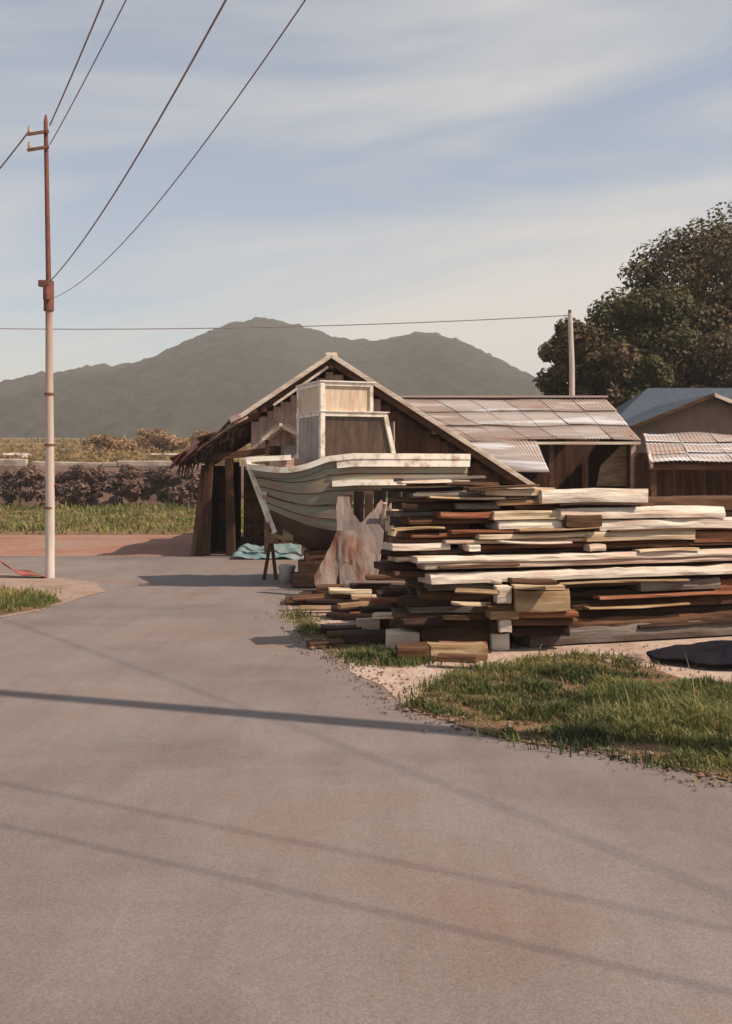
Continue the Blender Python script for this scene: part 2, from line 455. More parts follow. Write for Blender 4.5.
yard_px = [(760, 790), (732, 779), (640, 758), (560, 745), (480, 729), (415, 712), (385, 692), (350, 668), (322, 646), (300, 624), (286, 606)]
yard = [G(*p) for p in yard_px] + [Vector((-0.6, 16.2, 0)), Vector((3, 19.5, 0)), Vector((7, 22.4, 0)), Vector((40, 22.4, 0)), Vector((40, 4, 0))]
sheet('dirt_yard', rough_outline(yard, 0.05, 0.2), 0.008, M['dirt'])
grass_px = [(408, 709), (425, 688), (470, 672), (520, 662), (560, 657), (610, 656), (650, 672), (700, 684), (790, 688), (790, 800), (700, 775), (640, 760), (560, 748), (480, 732), (420, 714)]
grass_poly = smooth_outline([G(*p) for p in grass_px], 1)
sheet('grass_verge', rough_outline(grass_poly, 0.05, 0.15), 0.012, M['turf'])
side_px = [(292, 612), (312, 622), (345, 640), (400, 655), (430, 664), (400, 668), (350, 664), (322, 648), (300, 628)]
side_poly = [G(*p) for p in side_px]
sheet('grass_strip', rough_outline(side_poly, 0.05, 0.2), 0.012, M['turf'])
isl_px = [(-160, 655), (-60, 628), (0, 618), (40, 611), (66, 603), (105, 592), (95, 583), (50, 577), (0, 574), (-160, 580)]
isl = [G(*p) for p in isl_px]
sheet('dirt_island', rough_outline(isl, 0.035, 0.3), 0.009, M['islanddirt'])
islg_px = [(-160, 652), (-60, 626), (0, 615), (40, 608), (58, 601), (40, 592), (0, 588), (-160, 592)]
islg_poly = [G(*p) for p in islg_px]
sheet('grass_island', rough_outline([p * .985 + Vector((0, .15, 0)) for p in islg_poly], 0.02, 0.5), 0.013, M['turf'])
far_poly = [Vector(p) for p in ((-70, 31.5, 0), (2, 30.5, 0), (2, 53, 0), (-70, 53, 0))]
sheet('grass_field', rough_outline(far_poly, 0.3, 0.8), 0.012, M['turf'])

# bank and rising field
def grid_mesh(name, xs, ys, hf, m, kind='structure', smooth=True):
    vs = [(x, y, hf(x, y)) for y in ys for x in xs]
    nx = len(xs)
    fs = [(j*nx+i, j*nx+i+1, (j+1)*nx+i+1, (j+1)*nx+i) for j in range(len(ys)-1) for i in range(nx-1)]
    me = bpy.data.meshes.new(name); me.from_pydata(vs, [], fs)
    me.polygons.foreach_set('use_smooth', [smooth] * len(fs)); me.update()
    o = link_mesh(name, me, m)
    return tag(o, kind=kind)
def frange(a, b, n): return [a + (b - a) * i / (n - 1) for i in range(n)]
def bank_h(x, y):
    k = max(0, min(1, (y - 52.0) / 1.3))
    return -0.1 + 2.15 * k * k * (3 - 2 * k) + 0.16 * mnoise.noise(Vector((x * 0.7, y * 0.9, 0)))
grid_mesh('bank', frange(-90, 25, 231), frange(51.8, 54.2, 13), bank_h, M['bank'])
def field_h(x, y):
    k = (y - 54.0)
    return 1.95 + 0.034 * max(0, k) + 0.35 * mnoise.noise(Vector((x * 0.04, y * 0.03, 3))) * min(1, k / 20)
grid_mesh('field', frange(-260, 260, 105), [54.0, 56, 60, 66, 75, 90, 110, 140, 180, 230, 290, 360, 440, 540], field_h, M['field'])

# wooded hills
prof = [(-500, 440), (-300, 425), (-120, 414), (0, 398), (30, 385), (55, 377), (90, 366), (130, 365), (158, 356), (190, 342), (225, 325), (250, 319), (272, 318), (300, 326),
        (345, 340), (380, 341), (405, 334), (425, 332), (450, 337), (482, 351), (515, 368), (540, 386), (600, 402), (700, 415), (900, 425), (1300, 440)]
HD = 640.0
def crest(px):
    for (a, ya), (c, yc) in zip(prof, prof[1:]):
        if a <= px <= c:
            k = (px - a) / (c - a)
            return ya + (yc - ya) * k
    return 440
def hill_h(x, y):
    px = 366 + x * F / HD
    s = 0.0
    for o in (-14, -7, 0, 7, 14): s += crest(px + o)
    top = CH + (YH - s / 5) * HD / F
    k = (y - 330) / (HD - 330)
    if k < 1: sh = max(0, k) ** 0.85
    else: sh = 1 - 0.8 * min(1, (k - 1) / 1.2)
    base = 8.0
    z = base + (top - base) * sh
    z += 2.2 * mnoise.noise(Vector((x * 0.12, y * 0.12, 0))) + 14 * sh * (1 - sh) * mnoise.noise(Vector((x * 0.035, y * 0.006, 8))) + 1.5 * mnoise.noise(Vector((x * 0.3, y * 0.3, 5))) + 9 * sh * (1 - sh) * mnoise.noise(Vector((x * 0.016, y * 0.01, 2)))
    return z
m, t, b = mat('wooded_hill')
f1 = noise_fac(t, 0.02, 5, 0.6); f2 = noise_fac(t, 0.22, 6, 0.7)
col = ramp(t, f1, [(0.35, (0.046, 0.045, 0.036)), (0.65, (0.062, 0.056, 0.042))])
col = mixc(t, 0.8, col, ramp(t, f2, [(0.3, (0.55,) * 3), (0.7, (1.25,) * 3)]), 'MULTIPLY')
t.links.new(col, b.inputs['Base Color']); b.inputs['Roughness'].default_value = 0.95; b.inputs['Specular IOR Level'].default_value = 0.1
bump(t, b, f2, 0.8, 2.0)
grid_mesh('hills', frange(-480, 520, 501), frange(330, 950, 145), hill_h, m)

# air between here and the hills
hz = MB(); hz.box((0, 620, 49), (2640, 1400, 102))
hm = bpy.data.materials.new('hazy_air'); hm.use_nodes = True
ht = hm.node_tree; ht.nodes.clear()
pv = ht.nodes.new('ShaderNodeVolumePrincipled'); ho = ht.nodes.new('ShaderNodeOutputMaterial')
pv.inputs['Color'].default_value = (0.93, 0.92, 0.90, 1)
pv.inputs['Density'].default_value = 0.00055
pv.inputs['Anisotropy'].default_value = 0.0
ht.links.new(pv.outputs[0], ho.inputs['Volume'])
tag(hz.build('haze', hm), 'thin pale haze in the air before the hills', 'haze', kind='stuff')

# ---------------------------------------------------------------- foliage helpers
def leaf_cloud(mb, clumps, n, size, seed, m=0, up=0.35):
    rnd = random.Random(seed)
    tot = sum(c[1] ** 2 for c in clumps)
    for (c, r, sq) in clumps:
        k = int(n * r * r / tot)
        c = Vector(c)
        for _ in range(k):
            v = Vector((rnd.gauss(0, 1), rnd.gauss(0, 1), rnd.gauss(0, 1)))
            v.normalize()
            rad = r * (0.45 + 0.62 * rnd.random() ** 0.6)
            p = c + Vector((v.x * rad, v.y * rad, v.z * rad * sq))
            nrm = (v + Vector((rnd.uniform(-.8, .8), rnd.uniform(-.8, .8), rnd.uniform(-.4, .8) + up))).normalized()
            a = nrm.orthogonal().normalized()
            q = Matrix.Rotation(rnd.uniform(0, 6.28), 3, nrm)
            a = q @ a; e = nrm.cross(a)
            s = size * rnd.uniform(0.55, 1.35); w = s * rnd.uniform(0.45, 0.8)
            mb.add([p - a*s*.5, p + e*w*.5, p + a*s*.5 - nrm*s*.12, p - e*w*.5], [(0, 1, 2, 3)], m)
def make_tree(name, base, height, crown_c, crown_r, label, seed, leaf, n=9000, nclump=46, size=0.26, cat='tree', group=None, trunk_r=0.22):
    rnd = random.Random(seed)
    base = Vector(base)
    root = empty(name, base, label, cat, group)
    cc, cr_ = Vector(crown_c) - base, Vector(crown_r)
    tr = MB()
    top = Vector((cc.x, cc.y, cc.z + cr_.z * 0.35))
    pts = [Vector((0, 0, -0.05)), Vector((cc.x * .15, cc.y * .1, cc.z * .3)), Vector((cc.x * .5, cc.y * .5, cc.z * .62)), top * 0.9, top]
    tr.tube(pts, [trunk_r, trunk_r * .8, trunk_r * .55, trunk_r * .3, .03], 8)
    clumps = []
    for i in range(nclump):
        v = Vector((rnd.gauss(0, 1), rnd.gauss(0, 1), rnd.gauss(0, 1))).normalized()
        k = rnd.random() ** 0.38 * 0.92
        p = cc + Vector((v.x * cr_.x * k, v.y * cr_.y * k, v.z * cr_.z * k))
        r = (cr_.x * cr_.y * cr_.z) ** (1/3) * rnd.uniform(0.20, 0.42)
        clumps.append((p, r, rnd.uniform(0.6, 0.85)))
        if i % 4 == 0:
            a = pts[2].lerp(top, rnd.random() * .8)
            mid = a.lerp(p, .5) + Vector((0, 0, .15))
            tr.tube([a, mid, p], [trunk_r * .3, trunk_r * .18, .015], 5)
    tr.build('trunk', M['bark'], root)
    cb = MB()
    leaf_cloud(cb, clumps, n, size, seed + 1)
    cb.build('crown', leaf, root)
    return root
def px_tree(name, px, py, d, rx, rz, label, seed, leaf, **kw):
    c = W(px, py, d); s = d / F
    return make_tree(name, (c.x + .2, c.y, 0), 0, c, (rx * s, rx * s * .9, rz * s), label, seed, leaf, **kw)

gT = 'trees massed beyond the sheds'
px_tree('evergreen_tree', 586, 366, 41, 46, 48, 'small brown green tree behind the thin pole, lowest of the tree mass', 21, M['leaf'], n=15000, nclump=46, size=.19, group=gT)
px_tree('evergreen_tree', 642, 350, 45, 62, 62, 'rounded olive tree between the low tree by the pole and the tall ones', 22, M['leaf2'], n=20000, nclump=60, size=.2, group=gT)
px_tree('evergreen_tree', 697, 303, 49, 64, 80, 'tall dark tree whose crown makes the second highest step of the mass', 23, M['leaf'], n=25000, nclump=76, size=.21, group=gT)
px_tree('evergreen_tree', 768, 314, 53, 88, 104, 'tallest tree of the mass, its crown cut by the right edge', 24, M['leaf2'], n=30000, nclump=84, size=.22, group=gT)
px_tree('evergreen_tree', 704, 378, 43.5, 64, 42, 'broad low tree directly above the brown gable and blue roof', 25, M['leaf'], n=15000, nclump=48, size=.19, group=gT)
px_tree('evergreen_tree', 628, 384, 42.5, 46, 34, 'low round bushy tree just left of the blue roof', 26, M['leaf2'], n=10000, nclump=34, size=.19, group=gT)

# scrub along the bank
gS = 'scrub bushes along the bank'
scr = [(-34, 486, 34, 20, 'purple brown scrub bush at the far left end of the bank'),
       (20, 486, 32, 20, 'reddish scrub bush on the bank just left of the tall pole'),
       (74, 485, 34, 21, 'dark scrub bush on the bank just right of the tall pole'),
       (122, 483, 34, 23, 'largest dark scrub bush, at the middle of the visible bank'),
       (166, 486, 32, 20, 'rounded dark scrub bush nearest the barn eave'),
       (214, 487, 30, 19, 'scrub bush glimpsed behind the barn lean-to')]
for i, (px, py, rx, rz, lb) in enumerate(scr):
    c = W(px, py, 51.2); s = 51.2 / F
    make_tree('scrub_bush', (c.x, c.y, 0), 0, c, (rx * s, .7, rz * s), lb, 60 + i, M['scrubleaf'], n=4500, nclump=34, size=0.2, cat='bush', group=gS, trunk_r=0.05)
for i, (px, py, d, rx, rz, lb) in enumerate([(108, 447, 90, 26, 12, 'tan dry bush on the field above the bank, left of the larger one'),
                                              (156, 444, 92, 32, 15, 'larger tan dry bush on the field, close to the barn roof'),
                                              (202, 446, 95, 28, 13, 'small tan dry bush on the field touching the barn roof')]):
    px_tree('dry_bush', px, py, d, rx, rz, lb, 80 + i, M['tanleaf'], n=4000, nclump=34, size=0.3, group='dry bushes on the far field', trunk_r=0.08, cat='bush')
# coping wall on the bank, pale far roofs
wl = MB()
a0 = Vector((-60, 53.3, 2.02))
rw_ = random.Random(9)
x0 = -60.0
while x0 < -9.5:
    ln_ = rw_.uniform(.7, 3.4); hh_ = rw_.uniform(.2, .48)
    wl.box((x0 + ln_ / 2, 53.35 + rw_.uniform(-.05, .05), 1.95 + hh_ / 2), (ln_, .3, hh_), Matrix.Rotation(rw_.uniform(-.02, .02), 3, 'Y'))
    x0 += ln_ + (rw_.uniform(.2, 1.6) if rw_.random() < .4 else .02)
tag(wl.build('retaining_wall', M['plaster'], None, 0.05), 'pale low wall along the top of the overgrown bank', 'wall')
def far_house(px, py, d, w, h, label):
    c = W(px, py, d); s = d / F; ww = w * s; hh = h * s
    gz = field_h(c.x, d)
    root = empty('farmhouse', (c.x, d, gz - .1), label, 'house')
    zt = c.z - gz + .1
    mb = MB(); mb.box((0, 2, zt / 2 - hh * .25), (ww, 4, max(.6, zt - hh * .5))); mb.build('wall', M['housewall'], root)
    mb = MB(); mb.add([(-ww*.55, -.4, zt - hh*.5), (ww*.55, -.4, zt - hh*.5), (ww*.5, 2, zt + hh*.5), (-ww*.5, 2, zt + hh*.5), (ww*.55, 4.4, zt - hh*.5), (-ww*.55, 4.4, zt - hh*.5),
                       (-ww*.55, -.4, zt - hh*.5 - .12), (ww*.55, -.4, zt - hh*.5 - .12)],
                      [(0,1,2,3), (3,2,4,5), (0,3,5), (1,4,2), (6,7,1,0)]); mb.build('roof', M['plaster'], root)
far_house(2, 456, 70, 34, 7, 'far low building with a pale roof at the left edge')
far_house(168, 456, 72, 46, 6, 'far low building with a pale roof beside the barn')

# ---------------------------------------------------------------- grass blades
def point_in(p, poly):
    c = False; n = len(poly); j = n - 1
    for i in range(n):
        a, b2 = poly[i], poly[j]
        if (a.y > p.y) != (b2.y > p.y) and p.x < (b2.x - a.x) * (p.y - a.y) / (b2.y - a.y) + a.x: c = not c
        j = i
    return c
def blades(name, poly, n, hmin, hmax, w, seed, mats, label, clumpy=1.2, thresh=-0.15, tall=0.0, stray=0.0):
    rnd = random.Random(seed)
    x0, x1 = min(p.x for p in poly) - stray, max(p.x for p in poly) + stray; y0, y1 = min(p.y for p in poly) - stray, max(p.y for p in poly) + stray
    mb = MB(); made = 0; tries = 0
    while made < n and tries < n * 14:
        tries += 1
        p = Vector((rnd.uniform(x0, x1), rnd.uniform(y0, y1), 0))
        jit = Vector((rnd.gauss(0, stray), rnd.gauss(0, stray), 0)) if stray else Vector()
        if not point_in(p + jit, poly): continue
        k = mnoise.noise(p * clumpy) + 0.55 * mnoise.noise(p * clumpy * 2.9 + Vector((3, 1, 0))) + .35 * mnoise.noise(p * clumpy * 8)
        if k < thresh + rnd.uniform(-.3, .12): continue
        h = rnd.uniform(hmin, hmax) * (0.55 + 1.3 * max(0, k + .1))
        if tall and rnd.random() < .04 * max(0, k): h *= 1 + tall * rnd.random()
        a = rnd.uniform(0, 6.28); lean = h * rnd.uniform(.1, 1.1)
        d = Vector((cos(a), sin(a), 0)); e = Vector((-d.y, d.x, 0)) * w * rnd.uniform(.5, 1.6) * .5
        q = p + d * lean * .35 + Vector((0, 0, h * .62)); tip = p + d * lean + Vector((0, 0, h * rnd.uniform(.75, 1)))
        v = mnoise.noise(p * 1.1 + Vector((7, 3, 0))) + rnd.uniform(-.3, .3)
        mi = 0 if v > -.05 else 1
        if rnd.random() < .08 + .25 * max(0, -k): mi = 2
        mi = min(mi, len(mats) - 1)
        mb.add([p - e, p + e, q + e * .7, q - e * .7, tip], [(0, 1, 2, 3), (3, 2, 4)], mi)
        made += 1
    o = mb.build(name, mats)
    return tag(o, label, 'grass', kind='stuff')
M['ochregrass'] = leafmat('ochre_field_grass', (0.17, 0.15, 0.055), (0.36, 0.23, 0.13), 0.3)
rnd = random.Random(41); mb = MB()
for i in range(9000):
    yy = 55 + 190 * rnd.random() ** 2.2
    p = Vector((rnd.uniform(-.40, .02) * yy, yy, 0)); k = mnoise.noise(p * .07) + .5 * mnoise.noise(p * .3)
    if k < -.15 + rnd.uniform(-.2, .2): continue
    p.z = field_h(p.x, p.y) - .03
    h = rnd.uniform(.08, .26) * (1 + max(0, k)) * (1 + (yy - 55) / 200); w_ = .10 + yy * .0016; a = rnd.uniform(0, 6.28)
    e = Vector((cos(a), sin(a), 0)) * w_
    mb.add([p - e, p + e, p + e * .5 + Vector((rnd.uniform(-.1, .1), 0, h)), p - e * .5 + Vector((rnd.uniform(-.1, .1), 0, h * .8))], [(0, 1, 2, 3)])
tag(mb.build('field_grass', M['ochregrass']), 'ochre grass and weeds over the field below the hills', 'grass', kind='stuff')
M['drygrass'] = leafmat('dry_grass_stalk', (0.26, 0.17, 0.085), (0.36, 0.25, 0.13), 0.2)
blades('grass', grass_poly, 30000, .035, .12, .011, 5, [M['grass'], M['dgrass'], M['drygrass']], 'rough green grass between the road and the lumber stack', 1.1, -.12, 1.6, .09)
blades('grass', side_poly, 4200, .03, .10, .011, 6, [M['grass'], M['dgrass'], M['drygrass']], 'thin green grass beside the lowest boards of the lumber pile', 1.3, -.15, 1.0, .1)
blades('grass', islg_poly, 6000, .04, .15, .016, 7, [M['fgrass'], M['grass'], M['drygrass']], 'patch of pale grass on the road edge before the tall pole', 1.2, -.2, 1.0, .12)
blades('grass', [Vector(p) for p in ((-26, 31.6, 0), (0, 30.8, 0), (0, 51.8, 0), (-26, 51.8, 0))], 22000, .08, .26, .05, 8, [M['fgrass'], M['grass'], M['drygrass']], 'yellow green grass field below the far bank', .25, -.5, 0, .6)

# loose gravel and chips along the road edge
rnd = random.Random(77)
mb = MB()
edge = [G(*p) for p in yard_px]
for i in range(1500):
    k = rnd.randrange(len(edge) - 1); p = edge[k].lerp(edge[k + 1], rnd.random())
    p = p + Vector((rnd.gauss(0, .16), rnd.gauss(0, .16), 0)) if rnd.random() < .8 else G(rnd.uniform(380, 740), rnd.uniform(645, 690))
    r = rnd.uniform(.005, .016) * (1 if rnd.random() < .95 else 2); z = .012 + r * .35
    vs = [p + Vector((cos(a) * r * rnd.uniform(.7, 1.3), sin(a) * r * rnd.uniform(.7, 1.3), z + rnd.uniform(-.2, .2) * r)) for a in (0, 1.57, 3.14, 4.71)]
    mb.add(vs + [p + Vector((0, 0, z + r * .7)), p + Vector((0, 0, z - r * .6))], [(0,1,4), (1,2,4), (2,3,4), (3,0,4), (1,0,5), (2,1,5), (3,2,5), (0,3,5)])
tag(mb.build('gravel', M['stone']), 'loose gravel and chips along the road edge', 'gravel', kind='stuff')

# ---------------------------------------------------------------- barn
def corrugated(mb, p00, p10, p01, p11, waves, amp=0.02, rows=6, seed=0, warp=0.03, m=0):
    """sheet p00-p10 low edge, p01-p11 high edge; waves run along the low edge"""
    p00, p10, p01, p11 = map(Vector, (p00, p10, p01, p11))
    nrm = (p10 - p00).cross(p01 - p00).normalized()
    nx = waves * 6
    vs = []
    for j in range(rows + 1):
        v = j / rows
        for i in range(nx + 1):
            u = i / nx
            p = (p00.lerp(p10, u)).lerp(p01.lerp(p11, u), v)
            p = p + nrm * (amp * sin(2 * pi * waves * u) + warp * mnoise.noise(p * 0.8 + Vector((seed, 0, 0))))
            vs.append(p)
    n = len(vs)
    w = nx + 1
    th = nrm * -0.012
    fs = [(j*w+i, j*w+i+1, (j+1)*w+i+1, (j+1)*w+i) for j in range(rows) for i in range(nx)]
    vs2 = [v + th for v in vs]
    fs2 = [tuple(k + n for k in reversed(f)) for f in fs]
    edge = [(i+1, i, i+n, i+1+n) for i in range(nx)] + [(rows*w+i, rows*w+i+1, rows*w+i+1+n, rows*w+i+n) for i in range(nx)]
    edge += [(j*w, (j+1)*w, (j+1)*w+n, j*w+n) for j in range(rows)] + [((j+1)*w+nx, j*w+nx, j*w+nx+n, (j+1)*w+nx+n) for j in range(rows)]
    mb.add(vs + vs2, fs + fs2 + edge, m, True)

def tin_roof(mb, p00, p10, p01, p11, courses, cols, waves, amp, seed, warp=.03, mats=3):
    r_ = random.Random(seed)
    p00, p10, p01, p11 = map(Vector, (p00, p10, p01, p11))
    nrm = (p10 - p00).cross(p01 - p00).normalized()
    if nrm.z < 0: nrm = -nrm
    for j in range(courses):
        va, vb = max(0, j / courses - (.035 if j else 0)), (j + 1) / courses
        for i in range(cols):
            ua, ub = i / cols, min(1, (i + 1) / cols + .004)
            P_ = lambda u, v: p00.lerp(p10, u).lerp(p01.lerp(p11, u), v)
            dv = r_.uniform(-.018, .012)
            lift = nrm * (.03 + r_.uniform(0, .012))
            up0 = lift + nrm * r_.uniform(0, .02)
            corrugated(mb, P_(ua, max(0, va + dv) if j else va + dv) + up0, P_(ub, max(0, va + dv) if j else va + dv) + lift, P_(ua, vb) + nrm * .004, P_(ub, vb) + nrm * .004, waves, amp, 2, seed, warp, r_.randrange(mats))
BY = 23.0                                  # front gable plane
barn = empty('barn', (-0.7, BY, 0), 'old weathered timber barn with steep gable standing behind the beached boat', 'barn')
def bl(x, y, z): return Vector((x + 0.7, y - BY, z))
AX, AZ = -0.71, 4.16
RX, RZ = 3.45, 1.48                        # right eave
LX, LZ = -2.55, 2.93                       # left end of the steep slope
y0, y1 = BY - 0.45, 30.0
mb = MB()
corrugated(mb, bl(RX, y1, RZ), bl(RX, y0, RZ), bl(AX, y1, AZ), bl(AX, y0, AZ), 90, .015, 6, 3)
mb.build('roof', M['rusttin'], barn)
mb = MB()
corrugated(mb, bl(LX, y0, LZ), bl(LX, y1, LZ), bl(AX, y0, AZ), bl(AX, y1, AZ), 90, .015, 6, 4)
mb.build('roof', M['rusttin'], barn)
mb = MB(); mb.bar(bl(AX, y0 - .02, AZ + .02), bl(AX, y1, AZ + .02), .22, .06); mb.build('ridge_cap', M['barge'], barn)
for (xa, za) in ((RX, RZ), (LX, LZ)):
    mb = MB(); d = Vector((xa - AX, 0, za - AZ)).normalized()
    mb.bar(bl(AX, y0, AZ) + Vector((0, -.03, -.015)), bl(xa, y0, za) + Vector((0, -.03, -.015)) + d * .05, .04, .09)
    mb.build('barge_board', M['barge'], barn, .006)
    for yy in (y0 + .12, BY - .1, BY + 2.2, BY + 4.5):       # rafters under the overhang and inside
        mb = MB(); mb.bar(bl(AX, yy, AZ - .13), bl(xa, yy, za - .13), .07, .12); mb.build('rafter', M['brown'], barn)
mb = MB(); mb.bar(bl(-1.9, y0 + .06, 3.13), bl(-.78, y0 + .06, 3.92), .05, .05); mb.build('batten', M['barge'], barn)
for (x, z) in ((AX, AZ - .22), (1.4, 2.58), (-2.1, 3.05)):
    mb = MB(); mb.bar(bl(x, y0 + .05, z), bl(x, y1 - .2, z), .1, .1); mb.build('purlin', M['brown'], barn)
# gable wall of vertical boards
def roof_z(x):
    return AZ - (x - AX) * (AZ - RZ) / (RX - AX) if x > AX else AZ - (AX - x) * (AZ - LZ) / (AX - LX)
rnd = random.Random(3)
mb_lit, mb_shade = MB(), MB()
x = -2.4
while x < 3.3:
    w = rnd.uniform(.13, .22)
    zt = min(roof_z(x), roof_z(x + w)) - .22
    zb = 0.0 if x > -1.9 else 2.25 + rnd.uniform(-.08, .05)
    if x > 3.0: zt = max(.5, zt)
    tgt = mb_lit if x < 0.15 else mb_shade  # eave shade on the right half put into darker boards
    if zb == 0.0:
        mb_shade.box(bl(x + w / 2, BY + rnd.uniform(-.012, .012), .72), (w - .012, .03, 1.44)); zb = 1.44 + rnd.uniform(0, .02)  # foot of the wall in dark boards for the shade behind the boat
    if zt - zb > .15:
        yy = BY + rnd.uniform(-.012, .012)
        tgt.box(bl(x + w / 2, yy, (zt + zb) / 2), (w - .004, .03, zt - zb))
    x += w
mb_lit.build('gable_wall', M['barnlit'], barn)
mb_shade.build('gable_wall', M['barndark'], barn)
mb = MB()                                    # side and back walls
x = BY + .1
while x < y1 - .3:
    w = rnd.uniform(.16, .24)
    mb.box(bl(3.1, x + w / 2, .75), (.03, w - .01, 1.5)); x += w
x = -3.3
while x < 3.2:
    w = rnd.uniform(.16, .24)
    zt = min(roof_z(x), roof_z(x + w)) - .2 if x > LX else 1.9
    mb.box(bl(x + w / 2, y1 - .3, zt / 2), (w - .002, .03, zt)); x += w
x = BY + .12
while x < y1 - .4:
    w = rnd.uniform(.16, .24)
    mb.box(bl(-3.38, x + w / 2, .95), (.03, w - .004, 1.9)); x += w
mb.build('wall', M['barndark'], barn)
# lean-to on the left with a ragged rusty roof
mb = MB()
LE = (-3.85, 1.93)
corrugated(mb, bl(LE[0], BY - .55, LE[1]), bl(LE[0], BY + 5, LE[1]), bl(-2.4, BY - .6, 2.86), bl(-2.4, BY + 5, 2.86), 60, .018, 6, 8, .12)
for i in range(26):                          # torn sheets and strips lying on it
    u, v = rnd.random(), rnd.random() * .5
    p = bl(LE[0], BY - .6, LE[1]).lerp(bl(-2.4, BY - .6, 2.9), u) + Vector((rnd.uniform(-.1, .1), v, rnd.uniform(.02, .1)))
    mb.box(p, (rnd.uniform(.2, .5), rnd.uniform(.15, .5), .015), Matrix.Rotation(rnd.uniform(-.9, -.2), 3, 'Y') @ Matrix.Rotation(rnd.uniform(-.5, .5), 3, 'X'))
mb.build('lean_to_roof', M['rusttin'], barn)
mb = MB()                                    # straggly dark strips hanging under the eave
for i in range(120):
    u = rnd.random()
    p = bl(LE[0], BY - .6, LE[1]).lerp(bl(-2.5, BY - .6, 2.72), u) + Vector((rnd.uniform(-.12, .12), rnd.uniform(0, .5), rnd.uniform(-.1, 0)))
    q = p + Vector((rnd.uniform(-.12, .08), rnd.uniform(-.05, .05), -rnd.uniform(.05, .30) * (1.2 - u * .5)))
    mb.bar(p, q, .04, .02, (0, 1, 0), 0, .012, .01)
mb.build('eave_fringe', M['dark'], barn)
for (x, yy, zt, lean, w) in ((-3.25, BY - .05, 2.05, -.18, .17), (-2.86, BY - .02, 2.2, .04, .16), (-1.95, BY, 2.3, .03, .15), (-3.25, BY + 4.6, 2.0, 0, .14), (1.2, BY - .06, 1.9, 0, .14), (3.05, BY - .06, 1.4, 0, .14)):
    mb = MB(); mb.bar(bl(x + lean, yy, 0), bl(x, yy, zt), w * 1.15, w, (0, 1, 0), 0, w, w); mb.build('post', M['darkpost'], barn, .01)
mb = MB(); mb.bar(bl(-3.5, BY - .05, 2.02), bl(-1.9, BY - .05, 2.22), .12, .14); mb.build('beam', M['brown'], barn)
mb = MB()                                    # inner partition boards seen through the opening
for (x, zt, zb, mi) in ((-3.12, 1.9, 0.1, 0), (-2.95, 1.9, .1, 0), (-2.55, 1.55, .35, 1), (-2.38, 1.6, .3, 1), (-2.2, 1.55, .4, 1), (-2.03, 1.6, .3, 1)):
    mb.box(bl(x, BY + .9, (zt + zb) / 2), (.16, .03, zt - zb), None, mi)
mb.build('partition', [M['dark'], M['brown']], barn)
mb = MB()                                    # flared outer boarding at the corner
for i in range(4):
    mb.bar(bl(-3.62 + i * .1, BY + .02 + i * .02, 0), bl(-3.4 + i * .05, BY + .05, 1.9), .1, .025, (0, 1, 0))
mb.build('corner_boards', M['cornerwood'], barn)
# small porch roof over the boat bow
mb = MB()
pa, pb, pc = W(262, 439, 22.1), W(281, 425, 22.1), W(309, 439, 22.1)
o7 = Vector((0.7, -BY, 0))
for (a, c) in ((pa, pb), (pb, pc)):
    mb.bar(a + o7, c + o7, .06, .1)
    mb.bar(a + o7 + Vector((0, .8, 0)), c + o7 + Vector((0, .8, 0)), .06, .1)
mb.bar(pb + o7 - Vector((0, .1, 0)), pb + o7 + Vector((0, .95, 0)), .06, .07)
mb.build('porch_rafters', M['barge'], barn)
mb = MB()
for (a, c) in ((pa, pb), (pb, pc)):
    u = Vector((0, 0, .075))
    for k in range(4):
        yy = k * .22 + .03
        mb.bar(a + o7 + u + Vector((0, yy, 0)), c + o7 + u + Vector((0, yy, 0)), .19, .02)
mb.build('porch_roof', M['grey'], barn)
mb = MB()
mb.box(W(296, 462, 22.9) + o7, (.5, .03, .7)); mb.build('pale_panel', M['greysheet'], barn)
for q0, q1 in ((pa + Vector((.1, .05, -.02)), W(266, 480, 22.15)), (pc + Vector((-.1, .05, -.02)), W(303, 485, 22.15))):
    q1.z = 0
    mb = MB(); mb.bar(q0 + o7, q1 + o7, .07, .07); mb.build('porch_post', M['brown'], barn)

# ---------------------------------------------------------------- tin shed to the right of the barn
TS = 1.055
shed = empty('tin_shed', (4, 24.5, 0), 'tin roofed shed joined to the barn, with a dark open bay', 'shed')
sb = lambda p: Vector(p) - Vector((4, 24.5, 0))
rid_y, ev_y, ex_y = 27.5 * TS, 24 * TS, 22.05 * TS
zr = CH + 72 * rid_y / F; ze = CH + 29 * ev_y / F
sl_ = (zr - ze) / (rid_y - ev_y)
zx = ze - sl_ * (ev_y - ex_y)
xr = 239 * rid_y / F
def valley(z): return AX + (AZ - z) * (RX - AX) / (AZ - RZ) - .05
mb = MB()
tin_roof(mb, sb((valley(ze), ev_y, ze)), sb((xr, ev_y, ze)), sb((valley(zr), rid_y, zr)), sb((xr, rid_y, zr)), 3, 7, 9, .010, 1, .05)
mb.build('roof', TINS, shed)
mb = MB()
xe = 3.98
corrugated(mb, sb((valley(zx), ex_y, zx - .01)), sb((xe - .1, ex_y, zx - .01)), sb((valley(ze), ev_y + .06, ze + .012)), sb((xe - .05, ev_y + .06, ze + .012)), 24, .010, 4, 2, .03)
mb.build('roof_extension', M['tin'], shed)
mb = MB(); corrugated(mb, sb((xr, rid_y + 4, ze)), sb((0, rid_y + 4, ze)), sb((xr, rid_y, zr)), sb((0, rid_y, zr)), 70, .018, 4, 5, .05); mb.build('rear_roof', M['tin'], shed)
mb = MB(); mb.bar(sb((valley(zr), rid_y, zr + .03)), sb((xr + .05, rid_y, zr + .03)), .3, .05); mb.build('ridge_cap', M['tin'], shed)
